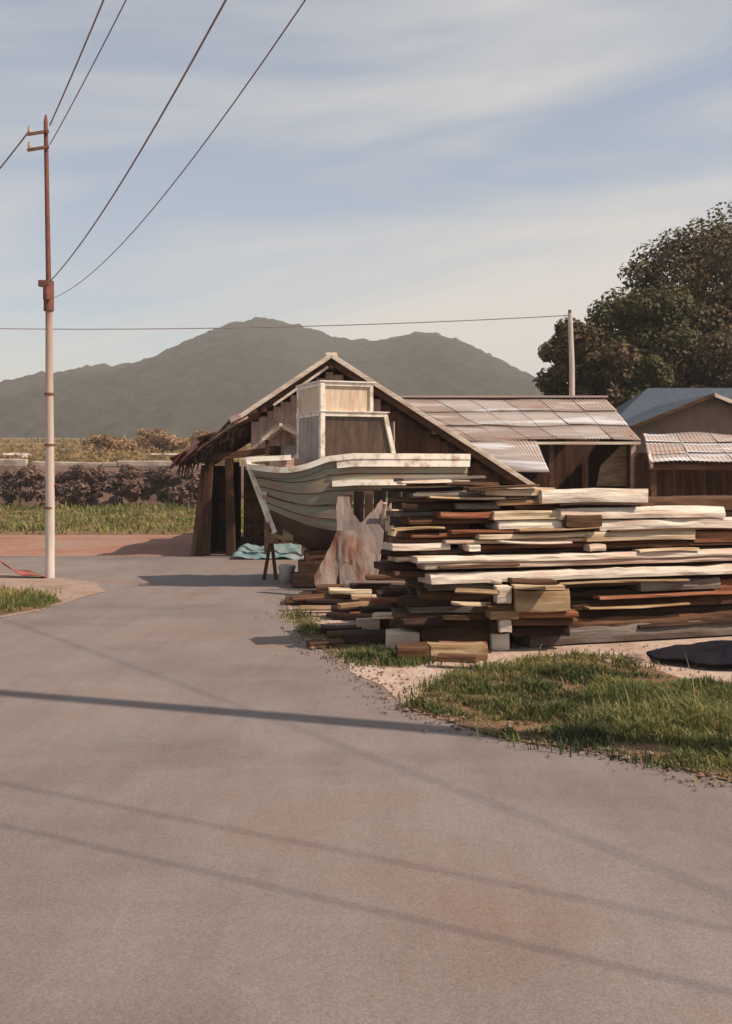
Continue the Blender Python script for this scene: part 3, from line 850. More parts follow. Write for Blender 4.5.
mb = MB(); mb.bar(sb((xe - .2, ev_y - .05, ze - .05)), sb((xr, ev_y - .05, ze - .05)), .05, .06); mb.build('eave_board', M['barge'], shed)
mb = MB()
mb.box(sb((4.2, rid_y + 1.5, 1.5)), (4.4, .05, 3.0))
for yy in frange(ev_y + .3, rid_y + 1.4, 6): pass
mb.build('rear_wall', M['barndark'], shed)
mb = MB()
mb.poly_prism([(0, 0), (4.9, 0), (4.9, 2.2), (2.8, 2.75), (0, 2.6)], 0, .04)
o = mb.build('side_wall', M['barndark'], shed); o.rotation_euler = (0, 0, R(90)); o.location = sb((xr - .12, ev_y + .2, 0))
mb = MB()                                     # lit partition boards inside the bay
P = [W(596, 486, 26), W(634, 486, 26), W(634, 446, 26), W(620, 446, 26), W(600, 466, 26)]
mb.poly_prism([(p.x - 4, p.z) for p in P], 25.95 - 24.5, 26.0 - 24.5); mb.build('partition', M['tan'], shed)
for px in (552, 634):
    a = W(px, 446, ev_y); mb = MB(); mb.bar(sb((a.x, ev_y + .1, 0)), sb((a.x, ev_y + .1, ze - .08)), .11, .11); mb.build('post', M['pink'] if px > 600 else M['brown'], shed)

# ---------------------------------------------------------------- low open shed at the right edge
sh2 = empty('open_shed', (9, 23.5, 0), 'low open shed with a sagging pale tin roof at the right edge', 'shed')
ob = lambda p: Vector(p) - Vector((9, 23.5, 0))
a, c = W(650, 463, 23.2), W(643, 433, 26.4)
mb = MB(); tin_roof(mb, ob((a.x, 23.2, a.z)), ob((13, 23.2, a.z)), ob((c.x, 26.4, c.z)), ob((13, 26.4, c.z)), 3, 8, 9, .008, 12, .10); mb.build('roof', TINS, sh2)
mb = MB()
x = a.x + .1
while x < 12.9:
    w = rnd.uniform(.17, .26); mb.box(ob((x + w / 2, 25.0 + rnd.uniform(-.02, .02), 1.1)), (w - .01, .03, 2.2)); x += w
mb.build('wall', M['barndark'], sh2)
for xx in (a.x + .12, 8.9, 11.2):
    mb = MB(); mb.bar(ob((xx, 23.4, 0)), ob((xx, 23.4, a.z - .02)), .12, .12); mb.build('post', M['brown'], sh2)
mb = MB(); mb.bar(ob((a.x, 23.35, a.z - .09)), ob((13, 23.35, a.z - .09)), .09, .12); mb.build('beam', M['brown'], sh2)
mb = MB(); mb.bar(ob((a.x + .05, 23.25, a.z - .06)), ob((c.x + .05, 26.4, c.z - .06)), .06, .1); mb.build('verge_board', M['barge'], sh2)

# brown gable house and blue roofed house behind
gh = empty('gable_house', (10, 31.5, 0), 'brown house showing its low gable above the open shed', 'house')
gb = lambda p: Vector(p) - Vector((10, 31.5, 0))
ap, lv, rv = W(714, 393, 31.5), W(636, 424, 31.5), W(800, 428, 31.5)
mb = MB(); mb.poly_prism([(lv.x - 10, 0), (rv.x - 10, 0), (rv.x - 10, rv.z - .05), (ap.x - 10, ap.z - .08), (lv.x - 10, lv.z - .05)], .35, 8); mb.build('wall', M['housewall'], gh)
for nm, e in (('roof', lv), ('roof', rv)):
    mb = MB(); d = (e - ap).normalized()
    q0, q1 = gb(ap), gb(e + d * .15)
    mb.add([q0, q1, q1 + Vector((0, 8.5, 0)), q0 + Vector((0, 8.5, 0)), q0 + Vector((0, 0, -.1)), q1 + Vector((0, 0, -.1)), q1 + Vector((0, 8.5, -.1)), q0 + Vector((0, 8.5, -.1))],
           [(0,1,2,3), (7,6,5,4), (0,4,5,1), (1,5,6,2), (2,6,7,3), (3,7,4,0)]); mb.build(nm, M['blueroof'], gh)
    mb = MB(); mb.bar(q0 + Vector((0, -.03, -.05)), q1 + Vector((0, -.03, -.05)), .05, .1); mb.build('barge_board', M['barge'] if e is rv else M['brown'], gh)
bh = empty('blue_roofed_house', (11, 38.5, 0), 'house with a slate blue hipped roof under the trees', 'house')
bb = lambda p: Vector(p) - Vector((11, 38.5, 0))
e0, e1 = W(606, 428, 36), W(840, 428, 36); r0, r1 = W(648, 388, 38.5), W(800, 388, 38.5)
mb = MB(); mb.add([bb(e0), bb(e1), bb(r1), bb(r0), bb(e0 + Vector((0, 5, 0))), bb(e1 + Vector((0, 5, 0)))], [(0,1,2,3), (0,3,4), (1,5,2), (3,2,5,4), (0,4,5,1)]); mb.build('roof', M['blueroof'], bh)
mb = MB(); mb.box(bb(((e0.x + e1.x) / 2, 38.5, e0.z / 2 - .02)), (e1.x - e0.x - .8, 4.2, e0.z - .05)); mb.build('wall', M['housewall'], bh)

# ---------------------------------------------------------------- utility poles and wires
def pole_top(root, pts_z, arms):
    for z in arms:
        mb = MB(); mb.bar((-.34, -.14, z - .03), (.0, -.06, z + .05), .045, .045); mb.build('crossarm', M['rustpole'], root)
        mb = MB(); mb.tube([(-.30, -.13, z - .01), (-.30, -.13, z + .04), (-.30, -.13, z + .07), (-.30, -.13, z + .10)], [.015, .035, .024, .03], 10); mb.build('insulator', M['porcelain'], root)
PB = G(50, 578)
pole = empty('utility_pole', PB, 'tall pale concrete pole with a thin rusty steel top, beside the road at left', 'utility pole')
mb = MB(); mb.tube([(0, 0, -.2), (0, 0, 1.5), (-.02, 0, 4.75)], [.080, .074, .055], 14); mb.build('shaft', M['stained'], pole)
for z_ in (3.05, 2.2, 1.15):
    mb = MB(); mb.tube([(-.012, 0, z_), (-.012, 0, z_ + .035)], [.083, .083], 14); mb.build('band', M['rustpole'], pole)
mb = MB(); mb.tube([(-.02, 0, 4.7), (-.05, 0, 6.4), (-.07, 0, 7.6), (-.07, 0, 7.72)], [.045, .038, .036, .015], 10); mb.build('steel_extension', M['rustpole'], pole)
pole_top(pole, None, (7.12, 7.38))
mb = MB(); mb.tube([(-.02, 0, 4.45), (-.02, 0, 4.95)], [.085, .085], 12); mb.build('clamp', M['rustpole'], pole)
mb = MB(); mb.tube([(-.02, -.12, 4.62), (-.02, -.12, 4.84)], [.06, .06], 10); mb.box((-.1, -.05, 4.9), (.14, .1, .1)); mb.build('bracket', M['rustpole'], pole)
mb = MB(); mb.tube([(-.1, 0, 1.55), (.14, 0, 1.55)], .018, 6); mb.build('step_bolt', M['rustpole'], pole)

def wire(name, a, c, sag, r, label, group='overhead wires', n=40):
    a, c = Vector(a), Vector(c)
    pts = []
    for i in range(n + 1):
        u = i / n
        p = a.lerp(c, u); p.z -= sag * 4 * u * (1 - u)
        pts.append(p)
    mb = MB(); mb.tube(pts, r, 6)
    return tag(mb.build(name, M['wire']), label, 'wire', group)
bx, by = PB.x, PB.y
wire('overhead_wire', (bx + .02, by - .08, 7.52), (6.2, -9, 9.2), .55, .0115, 'thick wire from the very top of the tall pole rising steeply out of the picture')
wire('overhead_wire', (bx + .02, by - .08, 7.2), (6.6, -9, 8.7), .62, .008, 'thin wire beside the thick one, leaving the pole just below its top')
wire('overhead_wire', (bx - .02, by - .13, 4.86), (6.0, -9, 8.9), 1.3, .0085, 'upper of two long wires sweeping from the bracket halfway up the pole')
wire('overhead_wire', (bx + .02, by - .13, 4.62), (6.2, -9, 8.75), 1.8, .005, 'lower of two long wires sweeping from the bracket halfway up the pole')
wire('overhead_wire', (bx - .3, by - .13, 7.42), (-17, 34, 6.6), .75, .014, 'heavy wire dropping from the crossarms of the tall pole to the left edge')
P2 = W(572, 395, 34); P2.z = 0
p2 = empty('utility_pole', P2, 'thin pale pole rising behind the tin shed roof, before the trees', 'utility pole')
mb = MB(); mb.tube([(0, 0, 0), (0, 0, 5.0), (-.06, 0, 6.65)], [.09, .085, .07], 12); mb.build('shaft', M['concrete'], p2)
mb = MB(); mb.tube([(-.06, 0, 6.5), (-.07, 0, 6.75)], [.06, .05], 8); mb.build('cap', M['rustpole'], p2)
wire('overhead_wire', (P2.x - .1, 34, 6.58), (-24, 36.6, 6.9), .42, .014, 'long level wire crossing the sky from the thin pole to the left edge')

# poles and wires just outside the picture whose shadows cross the road
shx, shy = -to_sun.x / to_sun.z, -to_sun.y / to_sun.z
def off_pole(x, y, h, label):
    e = empty('utility_pole', (x, y, 0), label, 'utility pole')
    mb = MB(); mb.tube([(0, 0, -.2), (0, 0, h * .5), (0, 0, h)], [.15, .13, .10], 14); mb.build('shaft', M['concrete'], e)
off_pole(6.3, 5.5, 11.5, 'thick concrete pole outside the picture whose shadow crosses the road')
def shadow_wire(s0, s1, h, r, sag, ext0, ext1, label):
    s0, s1 = Vector((s0[0], s0[1], 0)), Vector((s1[0], s1[1], 0))
    d = (s1 - s0).normalized()
    a, c = s0 - d * ext0, s1 + d * ext1
    off = Vector((-shx * h, -shy * h, h))
    wire('overhead_wire', a + off, c + off, sag, r, label)
shadow_wire((-4.4, 13.2), (1.46, 4.4), 9.6, .0085, .35, 1.5, 9, 'wire outside the picture casting the long diagonal shadow on the road')
shadow_wire((-2.08, 6.25), (.81, 4.6), 7.6, .0085, .3, 9, 9, 'wire outside the picture casting the middle thin shadow on the near road')
shadow_wire((-1.83, 5.5), (.71, 4.04), 7.0, .0095, .3, 9, 9, 'wire outside the picture casting the lowest thin shadow on the near road')

# ---------------------------------------------------------------- beached boat
BO = Vector((-1.78, 16.7, 0))
BR = R(22)
boat = empty('boat', BO, 'derelict wooden fishing boat with white wheelhouse propped up on land before the barn', 'boat', None, BR)
LEN = 3.35
def half_beam(s):
    return 0.78 * (1 - (1 - min(1, s / .55)) ** 2.0) ** .66 if s < .55 else 0.78 - .10 * (s - .55)
def sheer(s):
    return 1.83 - .10 * sin(min(1, s / .3) * pi) + .16 * min(1, s / .42) * (s > .0)
def keel(s):
    return .42 + .55 * max(0, 1 - s / .40) ** 1.6
def stem_x(z, s):                                   # rake of the stem
    return s * LEN + .42 * max(0, 1 - s / .45) * (1 - max(0, min(1, (z - .9) / .95)))
ns, nv = 40, 10
mb = MB()
rows = []
for i in range(ns + 1):
    s = (i / ns) ** 1.35
    b_, h_, k_ = half_beam(s) + .012, sheer(s), keel(s)
    row = []
    for sd in (-1, 1):
        col = []
        for j in range(nv + 1):
            u = j / nv
            if u < .35: yy = b_ * .74 * (u / .35) ** .75; zz = k_ + (h_ - k_) * .22 * (u / .35) ** 1.3
            else:
                q = (u - .35) / .65
                yy = b_ * (.74 + .26 * q ** .8); zz = k_ + (h_ - k_) * (.22 + .78 * q)
            col.append(Vector((stem_x(zz, s), sd * yy, zz)))
        row.append(col)
    rows.append(row)
for sd in (0, 1):
    vs = [p for r in rows for p in r[sd]]
    w = nv + 1
    for i in range(ns):
        for j in range(nv):
            pass
    fs = [(i*w+j, i*w+j+1, (i+1)*w+j+1, (i+1)*w+j) for i in range(ns) for j in range(nv)]
    b0 = len(mb.f)
    mb.add(vs, fs, 0, True)
    for n_, f in enumerate(fs):
        if f[0] % w < 4: mb.m[b0 + n_] = 1
last = rows[-1]
mb.add(last[0] + last[1], [tuple(range(nv + 1)) + tuple(reversed(range(nv + 1, 2 * nv + 2)))], 0)
hull = mb.build('hull', [M['hull'], M['bottom']], boat)
mb = MB()                                            # deck
vs = [(r[0][-1].x, r[0][-1].y, r[0][-1].z - .12) for r in rows] + [(r[1][-1].x, r[1][-1].y, r[1][-1].z - .12) for r in rows]
n_ = ns + 1
mb.add(vs, [(i, i + 1, n_ + i + 1, n_ + i) for i in range(ns)], 0); mb.build('deck', M['grey'], boat)
def strake(name, u, w, h, i0, i1, mt, dz=0.0, out=.02):
    for sd in (0, 1):
        mb = MB()
        pts = []
        for r in rows[i0:i1 + 1]:
            f = u * nv; j = min(nv - 1, int(f)); p = r[sd][j].lerp(r[sd][j + 1], f - j)
            pts.append(p + Vector((0, (-out if sd == 0 else out), dz)))
        for a, c in zip(pts, pts[1:]):
            mb.bar(a, c + (c - a) * .03, w, h)
        mb.build(name, mt, boat)
strake('gunwale', 1.0, .09, .085, 0, ns, M['hullwhite'], .02)
strake('bulwark', 0.94, .04, .13, 18, ns, M['hullwhite'], .04, .045)
strake('rub_rail', 0.80, .08, .085, 17, ns, M['hullwhite'], 0, .05)
for u_ in (.5, .74, .87): strake('plank_seam', u_, .010, .012, 1, ns, M['brown'], 0, .003)
strake('plank_seam', 0.62, .018, .02, 1, ns, M['brown'], 0, .004)
mb = MB(); mb.bar((-.04, 0, 1.98), (.40, 0, .84), .07, .11, (0, 1, 0)); mb.build('stem_post', M['hullwhite'], boat)
mb = MB(); mb.bar((-.12, -.25, 1.955), (.55, -.36, 1.99), .09, .075); mb.build('bow_rail', M['hullwhite'], boat)
mb = MB(); mb.bar((.35, 0, .85), (.35, 0, 1.0), .1, .1); mb.bar((.42, 0, .9), (1.4, 0, .45), .1, .12); mb.bar((1.4, 0, .43), (LEN, 0, .43), .1, .12); mb.build('keel', M['bottom'], boat)
# wheelhouse in boat coordinates
wh = bpy.data.objects.new('wheelhouse', None); COL.objects.link(wh); wh.parent = boat; wh.location = (.99, 0, 1.85)
Wd = .53                                             # half width
fr = MB()
for yy in (-Wd, Wd):
    fr.bar((0, yy, -.1), (0, yy, 1.27), .075, .075, (0, 1, 0))
    fr.bar((1.235, yy, -.1), (1.03, yy, .80), .07, .07, (0, 1, 0))
    fr.bar((-.05, yy, .80), (1.06, yy, .80), .055, .075)
    fr.bar((.03, yy, .12), (1.19, yy, .12), .05, .06)
    fr.bar((.03, yy, 1.25), (.82, yy, 1.25), .05, .06)
    fr.bar((.80, yy, .83), (.80, yy, 1.27), .055, .055, (0, 1, 0))
for x_, z_ in ((0, .80), (1.04, .80), (0, 1.25), (.80, 1.25)):
    fr.bar((x_, -Wd + .04, z_), (x_, Wd - .04, z_), .05, .065)
fr.build('frame', M['hullwhite'], wh, .006)
for yy in (-Wd + .02, Wd - .02):
    mb = MB()
    pts_ = [(.05, .14), (1.18, .14), (1.02, .78), (.05, .78)]
    mb.poly_prism(pts_, yy - .004, yy + .004); mb.build('window_pane', M['glass'], wh)
for c_, d_ in (((.41, -Wd + .02, 1.03), (.74, .02, .40)), ((.41, Wd - .02, 1.03), (.74, .02, .40)), ((.0, 0, 1.03), (.02, Wd * 1.86, .40)), ((.80, 0, 1.03), (.02, Wd * 1.86, .40))):
    mb = MB(); mb.box(c_, d_); mb.build('upper_panel', M['creampaint'], wh)
mb = MB(); mb.box((.41, 0, 1.29), (.92, Wd * 2 + .1, .02)); mb.build('roof', M['hullwhite'], wh)
mb = MB(); mb.box((.52, 0, .838), (1.14, Wd * 2 + .1, .015)); mb.build('lower_roof', M['hullwhite'], wh)
mb = MB()
for k in range(5):
    mb.box((0, -Wd + .14 + k * .195, .35), (.02, .185, .84))
mb.build('front_panel', M['greysheet'], wh)
mb = MB(); mb.box((1.2, 0, .3), (.02, Wd * 1.9, .8)); mb.build('rear_panel', M['greysheet'], wh)
mb = MB(); mb.box((.62, 0, 1.87), (.42, .55, .22)); mb.build('hatch', M['pink'], boat, .01)

# props and supports under the boat
def boatpt(x, y, z): 
    return BO + Matrix.Rotation(BR, 3, 'Z') @ Vector((x, y, z))
pr = empty('boat_prop', G(270, 580), 'forked timber prop standing under the bow of the boat', 'prop')
b0 = G(270, 580)
top_ = boatpt(.20, -.16, 1.45) - b0
mb = MB(); mb.bar(Vector((.02, 0, .62)), top_, .07, .06, (0, 1, 0)); mb.build('post', M['pink'], pr)
for dx in (-.1, .1):
    mb = MB(); mb.bar((dx, 0, 0), (.02, 0.0, .7), .055, .055, (0, 1, 0)); mb.build('leg', M['brown'], pr)
blk = MB(); blk.box((0, 0, .1), (.45, .9, .2)); blk.box((0, 0, .3), (.4, .7, .2), Matrix.Rotation(.15, 3, 'Z'))
for i, (bxx, lb) in enumerate(((1.3, 'crossed timber cradle under the forward keel of the boat'), (2.9, 'crossed timber cradle under the after keel of the boat'))):
    mb = MB(); mb.box((0, 0, .08), (.3, 1.1, .16)); mb.box((0, 0, .24), (.7, .3, .155)); mb.box((0, 0, .345), (.25, .5, .05))
    o = mb.build('timber_cradle', M['dark'], None, .01); o.location = boatpt(bxx, 0, 0); o.rotation_euler.z = BR
    tag(o, lb, 'cradle')
# beige chock and other things around the bow
mb = MB(); mb.box((0, 0, 0), (.34, .2, .2), Matrix.Rotation(.1, 3, 'Y'))
o = mb.build('wooden_chock', M['tan'], pr, .01); o.location = W(283, 533, 16.95) - b0; o.name = 'chock'
def bucket(loc, label):
    e = empty('bucket', loc, label, 'bucket')
    mb = MB(); n = 20
    prof_ = [(.0, .004), (.105, 0), (.13, .26), (.138, .27), (.138, .285), (.126, .285), (.1, .02), (0, .02)]
    vs = [(r * cos(2*pi*k/n), r * sin(2*pi*k/n), z) for r, z in prof_ for k in range(n)]
    fs = [(j*n+k, j*n+(k+1) % n, (j+1)*n+(k+1) % n, (j+1)*n+k) for j in range(len(prof_) - 1) for k in range(n)]
    mb.add(vs, fs, 0, True); mb.build('body', M['plastic_white'], e)
    mb = MB(); mb.tube([(.138 * cos(a), .138 * .35 * 0 - .138 * sin(a) * .3 - .05, .27 - .12 * sin(a)) for a in frange(0, pi, 12)], .005, 6); mb.build('handle', M['rustpole'], e)
bucket(G(287, 583), 'white bucket on the ground under the boat bow')
def cloth(name, pts, thick, m, label, cat, seed, nx=22, ny=22, wr=.05, parent=None):
    """pts: 4 corners (bottom-left, bottom-right, top-right, top-left); wrinkled sheet with thickness"""
    a, b2, c, d = map(Vector, pts)
    nrm = (b2 - a).cross(d - a).normalized()
    vs = []
    for j in range(ny + 1):
        v = j / ny
        for i in range(nx + 1):
            u = i / nx
            p = a.lerp(b2, u).lerp(d.lerp(c, u), v)
            vs.append(p + nrm * wr * (mnoise.noise(Vector((u * 5, v * 2.2, seed))) + .4 * mnoise.noise(Vector((u * 13, v * 6, seed)))))
    w = nx + 1
    fs = [(j*w+i, j*w+i+1, (j+1)*w+i+1, (j+1)*w+i) for j in range(ny) for i in range(nx)]
    mb = MB(); mb.add(vs, fs, 0, True)
    o = mb.build(name, m)
    s = o.modifiers.new('solid', 'SOLIDIFY'); s.thickness = thick
    return tag(o, label, cat)
cloth('tarp', [G(232, 560) + Vector((0, 0, .03)), G(304, 560) + Vector((0, 0, .03)), G(302, 557) + Vector((0, 0, .27)), G(240, 557) + Vector((0, 0, .22))], .01, M['bluetarp'], 'pale blue tarp heaped on the ground behind the bow prop', 'tarp', 3, wr=.10)

# torn sheets leaning on the boat: outlines with a thickness
def panel(name, outline, d_low, d_high, m, label, cat='sheet', thick=.02, seed=0, wr=.04):
    zs = [p[1] for p in outline]; ya, yb = max(zs), min(zs)
    pts = [W(px, py, d_low + (d_high - d_low) * (ya - py) / (ya - yb)) for px, py in outline]
    bm = bmesh.new()
    f = bm.faces.new([bm.verts.new(p) for p in pts])
    bmesh.ops.triangulate(bm, faces=[f])
    bmesh.ops.subdivide_edges(bm, edges=bm.edges[:], cuts=5, use_grid_fill=True)
    bmesh.ops.triangulate(bm, faces=bm.faces[:])
    for v in bm.verts:
        v.co.y += wr * (mnoise.noise(Vector((v.co.x * 5, seed, v.co.z * 2))) + .6 * sin(v.co.x * 11 + seed + v.co.z * 2) + .7 * abs(mnoise.noise(Vector((v.co.x * 11, seed, v.co.z * 4)))))
        v.co.x += .02 * mnoise.noise(Vector((v.co.z * 14, seed, v.co.x * 14)))
    base = min(pts, key=lambda p: p.z).copy()
    for v in bm.verts: v.co -= base
    me = bpy.data.meshes.new(name); bm.to_mesh(me); bm.free()
    o = link_mesh(name, me, m); o.location = base
    s = o.modifiers.new('solid', 'SOLIDIFY'); s.thickness = thick
    return tag(o, label, cat)
panel('leaning_sheet', [(336, 508), (338, 497), (349, 497), (352, 512), (361, 523), (372, 512), (381, 500), (386, 505), (384, 530), (380, 558), (374, 590), (356, 594), (340, 592), (338, 540)],
      15.2, 15.75, M['tornsheet'], 'grey torn V-topped sheet leaning against the boat side', seed=2, wr=.022)
panel('draped_tarp', [(314, 577), (320, 566), (332, 544), (338, 531), (354, 531), (366, 547), (375, 556), (374, 592), (367, 598), (361, 586), (352, 566), (345, 562), (338, 572), (334, 596), (318, 592)],
      14.7, 15.0, M['rustsheet'], 'brown blotched tarp draped in a ragged tent shape below the grey sheet', 'tarp', seed=5, wr=.04)
def pole_between(name, a, c, w, m, label):
    a, c = Vector(a), Vector(c)
    mb = MB(); mb.tube([Vector((0, 0, 0)), (c - a) * .5 + Vector((.015, 0, 0)), c - a], [w * .55, w * .5, w * .42], 8)
    o = mb.build(name, m); o.location = a
    return tag(o, label, 'post')
pole_between('leaning_post', G(372, 594) , W(385, 503, 15.5), .075, M['pink'], 'thin pinkish post leaning at the right side of the grey sheet')
pole_between('leaning_post', G(389, 592), W(398, 508, 15.7), .11, M['brown'], 'brown leaning post under the pale stump, right of the grey sheet')
mb = MB(); mb.tube([(-.04, 0, -.32), (.0, 0, -.12), (-.02, 0, .04), (-.02, 0, .14)], [.06, .10, .09, .04], 9); o = mb.build('wood_stump', M['cream']); o.location = W(394, 513, 15.6)
tag(o, 'pale knobbly stump set on the brown leaning post', 'stump')

# ---------------------------------------------------------------- lumber
FA = 0.33
ANG = math.atan(FA)
def face_depth(px, sb_=0.0):
    t_ = (px - 366.0) / F
    return (10.544 + sb_ * 1.03) / (1 - FA * t_)
used_labels = {}
NPL = [0]
def plank(p, ln, h, dp, ang, m, label, name='board', tilt=0.0, group='boards of the lumber stack', seed=0):
    """p = front lower left corner in the world; the board runs along ang, dp metres deep"""
    NPL[0] += 1
    rnd = random.Random(NPL[0] * 7 + seed)
    n = max(4, int(ln / .11))
    vs = []
    big = min(1, h * 9)
    big *= min(1, ln * .7); s0, s1 = rnd.uniform(-.03, .03) * big, rnd.uniform(-.03, .03) * big
    e0 = [s0 + rnd.uniform(-.012, .012) * big for _ in range(6)]; e1 = [s1 + rnd.uniform(-.012, .012) * big for _ in range(6)]
    bow_ = rnd.uniform(-.012, .012)
    sd = NPL[0] * 3.7
    wane = .035 * min(1, h * 7) * min(1, .3 + ln * .4) * (1.6 if rnd.random() < .3 else .6)
    ring = ((0, 0), (dp, 0), (dp, h), (.012, h), (0, h * .82), (-.004, h * .4))
    nr = len(ring)
    for i in range(n + 1):
        u = i / n
        x = ln * u
        for k, (yy, zz) in enumerate(ring):
            ex = e0[k] * (1 - u) ** 9 + e1[k] * u ** 9
            q = Vector((x * 2.6, k * 5.1, sd))
            dz = wane * (mnoise.noise(q) + .5 * mnoise.noise(q * 3.3)) * (1 if zz > h * .5 else .35)
            dy = .018 * (mnoise.noise(q + Vector((0, 0, 40))))
            if k in (3, 4): dy += max(0, mnoise.noise(Vector((x * 1.6, sd, 7)))) * .05
            vs.append(Vector((x - ln / 2 + ex, yy + dy, max(0.002, zz + dz * .6) + bow_ * (4 * u * (1 - u)))))
    fs = [tuple(reversed(range(nr))), tuple(range(n*nr, n*nr+nr))]
    for i in range(n):
        for k in range(nr):
            fs.append((i*nr+k, i*nr+(k+1) % nr, (i+1)*nr+(k+1) % nr, (i+1)*nr+k))
    mb = MB(); mb.add(vs, fs)
    o = mb.build(name, m, None, min(.004, h * .08))
    c = Vector(p) + Vector((cos(ang) * ln / 2, sin(ang) * ln / 2, 0))
    o.location = c; o.rotation_euler = (0, -tilt, ang)
    return tag(o, label, 'board', group)
def face_plank(px0, px1, y0_, y1_, m, label, sb_=0.0, dp=.35, tilt=0.0, name='board'):
    d0, d1 = face_depth(px0, sb_), face_depth(px1, sb_)
    a, c = W(px0, y1_, d0), W(px1, y1_, d1)
    dm = (d0 + d1) / 2
    h = (y1_ - y0_) * dm / F
    zb = CH - (y1_ - YH) * dm / F
    ln = math.hypot(c.x - a.x, c.y - a.y)
    return plank((a.x, a.y, max(.015, zb)), ln, h, dp, ANG, m, label, name, tilt)

B = face_plank
# right hand stack, from the top down
B(486, 556, 488, 495, M['cream'], 'short cream slab lying loosest on the very top of the stack, left part', .05)
B(543, 648, 490, 503.5, M['white'], 'thick bleached plank on top of the stack, its square end before the open shed', .02)
B(498, 600, 500, 505.5, M['tan'], 'thin tan board just under the topmost bleached plank', .08)
B(516, 655, 504, 508, M['brown'], 'thin brown board between the two topmost bleached planks', .14)
B(560, 724, 507.5, 519, M['white'], 'broad bleached plank second from the top, ending just short of the right edge', 0)
B(494, 561, 511, 520, M['cream'], 'cream block left of the broad bleached plank near the top', .03)
B(500, 566, 520.5, 529, M['white'], 'whitish block under the cream block in the upper left of the stack', .05)
B(566, 602, 515, 527, M['brown'], 'short dark brown offcut notched between pale blocks', -.05, .25)
B(600, 760, 519.5, 530, M['white'], 'long whitish plank right under the broad bleached plank', .01)
B(456, 500, 503, 509, M['grey'], 'grey board end sticking out under the top slab', .12)
B(440, 498, 512, 518, M['red'], 'reddish board end at the upper left of the stack', .08)
B(452, 560, 529.5, 533, M['red'], 'thin reddish board above the cream slats', .05)
B(480, 592, 533, 538, M['cream'], 'cream slat in the middle layer, left of the orange tinted one', .02, .3, R(.4))
B(588, 694, 531, 541, M['cream'], 'cream plank with square right end in the middle layer', .0)
B(693, 770, 530.5, 542, M['red'], 'reddish plank end beside the cream plank at the right edge', .03)
B(446, 600, 538.5, 542.5, M['pink'], 'thin pinkish slat below the cream slats', .06)
B(470, 690, 543, 547, M['red'], 'long thin red brown slat in the dark band of the stack', .09)
B(600, 770, 542.5, 546, M['brown'], 'thin brown slat in the dark band at the right', .05)
B(420, 640, 546.5, 551.5, M['dark'], 'dark board across the middle of the stack, left part', .12)
B(640, 770, 546.5, 551.5, M['brown'], 'dark brown board across the middle of the stack, right part', .10)
B(469, 481, 545, 551.5, M['white'], 'small white spacer block in the dark band, the left one', -.02, .3, name='spacer_block')
B(590, 606, 544.5, 551.5, M['white'], 'small white spacer block in the dark band, the right one', -.02, .3, name='spacer_block')
B(417, 775, 552, 558.5, M['white'], 'very long whitish plank with its left end farthest out, above two other very long ones', -.02)
B(424, 770, 558.5, 564.5, M['pink'], 'very long pinkish plank directly below the longest whitish plank', 0)
B(440, 770, 564.8, 568.6, M['dark'], 'thin dark board in the slit between the lowest bright planks', .12)
B(431, 780, 569, 578.5, M['white'], 'very long whitish plank, lowest of the bright planks', -.03)
B(520, 640, 579, 587, M['brown'], 'brown board below the lowest bright plank, left of the greyish one', .06)
B(640, 720, 579, 590, M['grey'], 'greyish board below the lowest bright plank toward the right', .04)
B(715, 780, 579, 592, M['red'], 'dark reddish board below the lowest bright plank at the right edge', .05)
B(560, 700, 588, 596, M['dark'], 'dark board under the greyish board', .16)
B(570, 780, 596.5, 606, M['brown'], 'long brown beam, third from the ground', .10)
B(560, 780, 606.5, 615, M['dark'], 'long dark beam, second row from the ground', .16)
B(545, 780, 615, 625, M['brown'], 'long brown beam resting on the lowest grey one', .05)
B(528, 790, 625, 640, M['grey'], 'heavy greyish beam at the very bottom of the stack on the dirt', -.02)
# upper left part of the stack: thin weathered boards running out toward the boat
L = [(404, 486, 477, 481, 'grey', .30, 1.6, 'grey board topmost of the thin boards reaching toward the boat'),
     (416, 500, 482, 487, 'brown', .22, -.8, 'brown thin board second from the top, reaching toward the boat'),
     (392, 470, 487.5, 491, 'dark', .28, .8, 'dark thin board with its end close to the boat rail'),
     (412, 520, 492, 497, 'grey', .15, 1.0, 'greyish thin board under the top slabs, slightly tilted'),
     (398, 500, 498, 502, 'brown', .22, 0, 'brown thin board right above the dark stub ends'),
     (402, 460, 503, 510, 'dark', .18, -.5, 'dark stub end left of the reddish board end'),
     (396, 452, 511, 516, 'grey', .24, 1.2, 'grey tilted slat above the deep dark gap'),
     (410, 500, 517, 524, 'brown', .16, 0, 'brown board below the grey tilted slat'),
     (404, 470, 524.5, 532, 'dark', .2, 0, 'dark board at mid height near the leaning brown post'),
     (412, 492, 532.5, 537, 'red', .12, .5, 'reddish slat below the dark mid height board'),
     (398, 470, 537.5, 542.5, 'brown', .18, 0, 'brown slat just above the short pale board end'),
     (392, 450, 543.5, 550.5, 'white', .1, 0, 'short pale board poking out left, above the very long planks'),
     (390, 440, 551, 556, 'dark', .2, 0, 'dark stub below the short pale board'),
     (398, 436, 557, 562, 'cream', .16, 0, 'small cream stub left of the very long pinkish plank'),
     (384, 440, 563, 570, 'dark', .22, 0, 'dark board left of the lowest bright plank'),
     (394, 446, 571, 577, 'brown', .14, 0, 'brown stub touching the left end of the lowest bright plank')]
for (a, c, y0_, y1_, mt, sb_, tl, lb) in L:
    B(a, c, y0_, y1_, M[mt], lb, sb_, .3, R(tl))
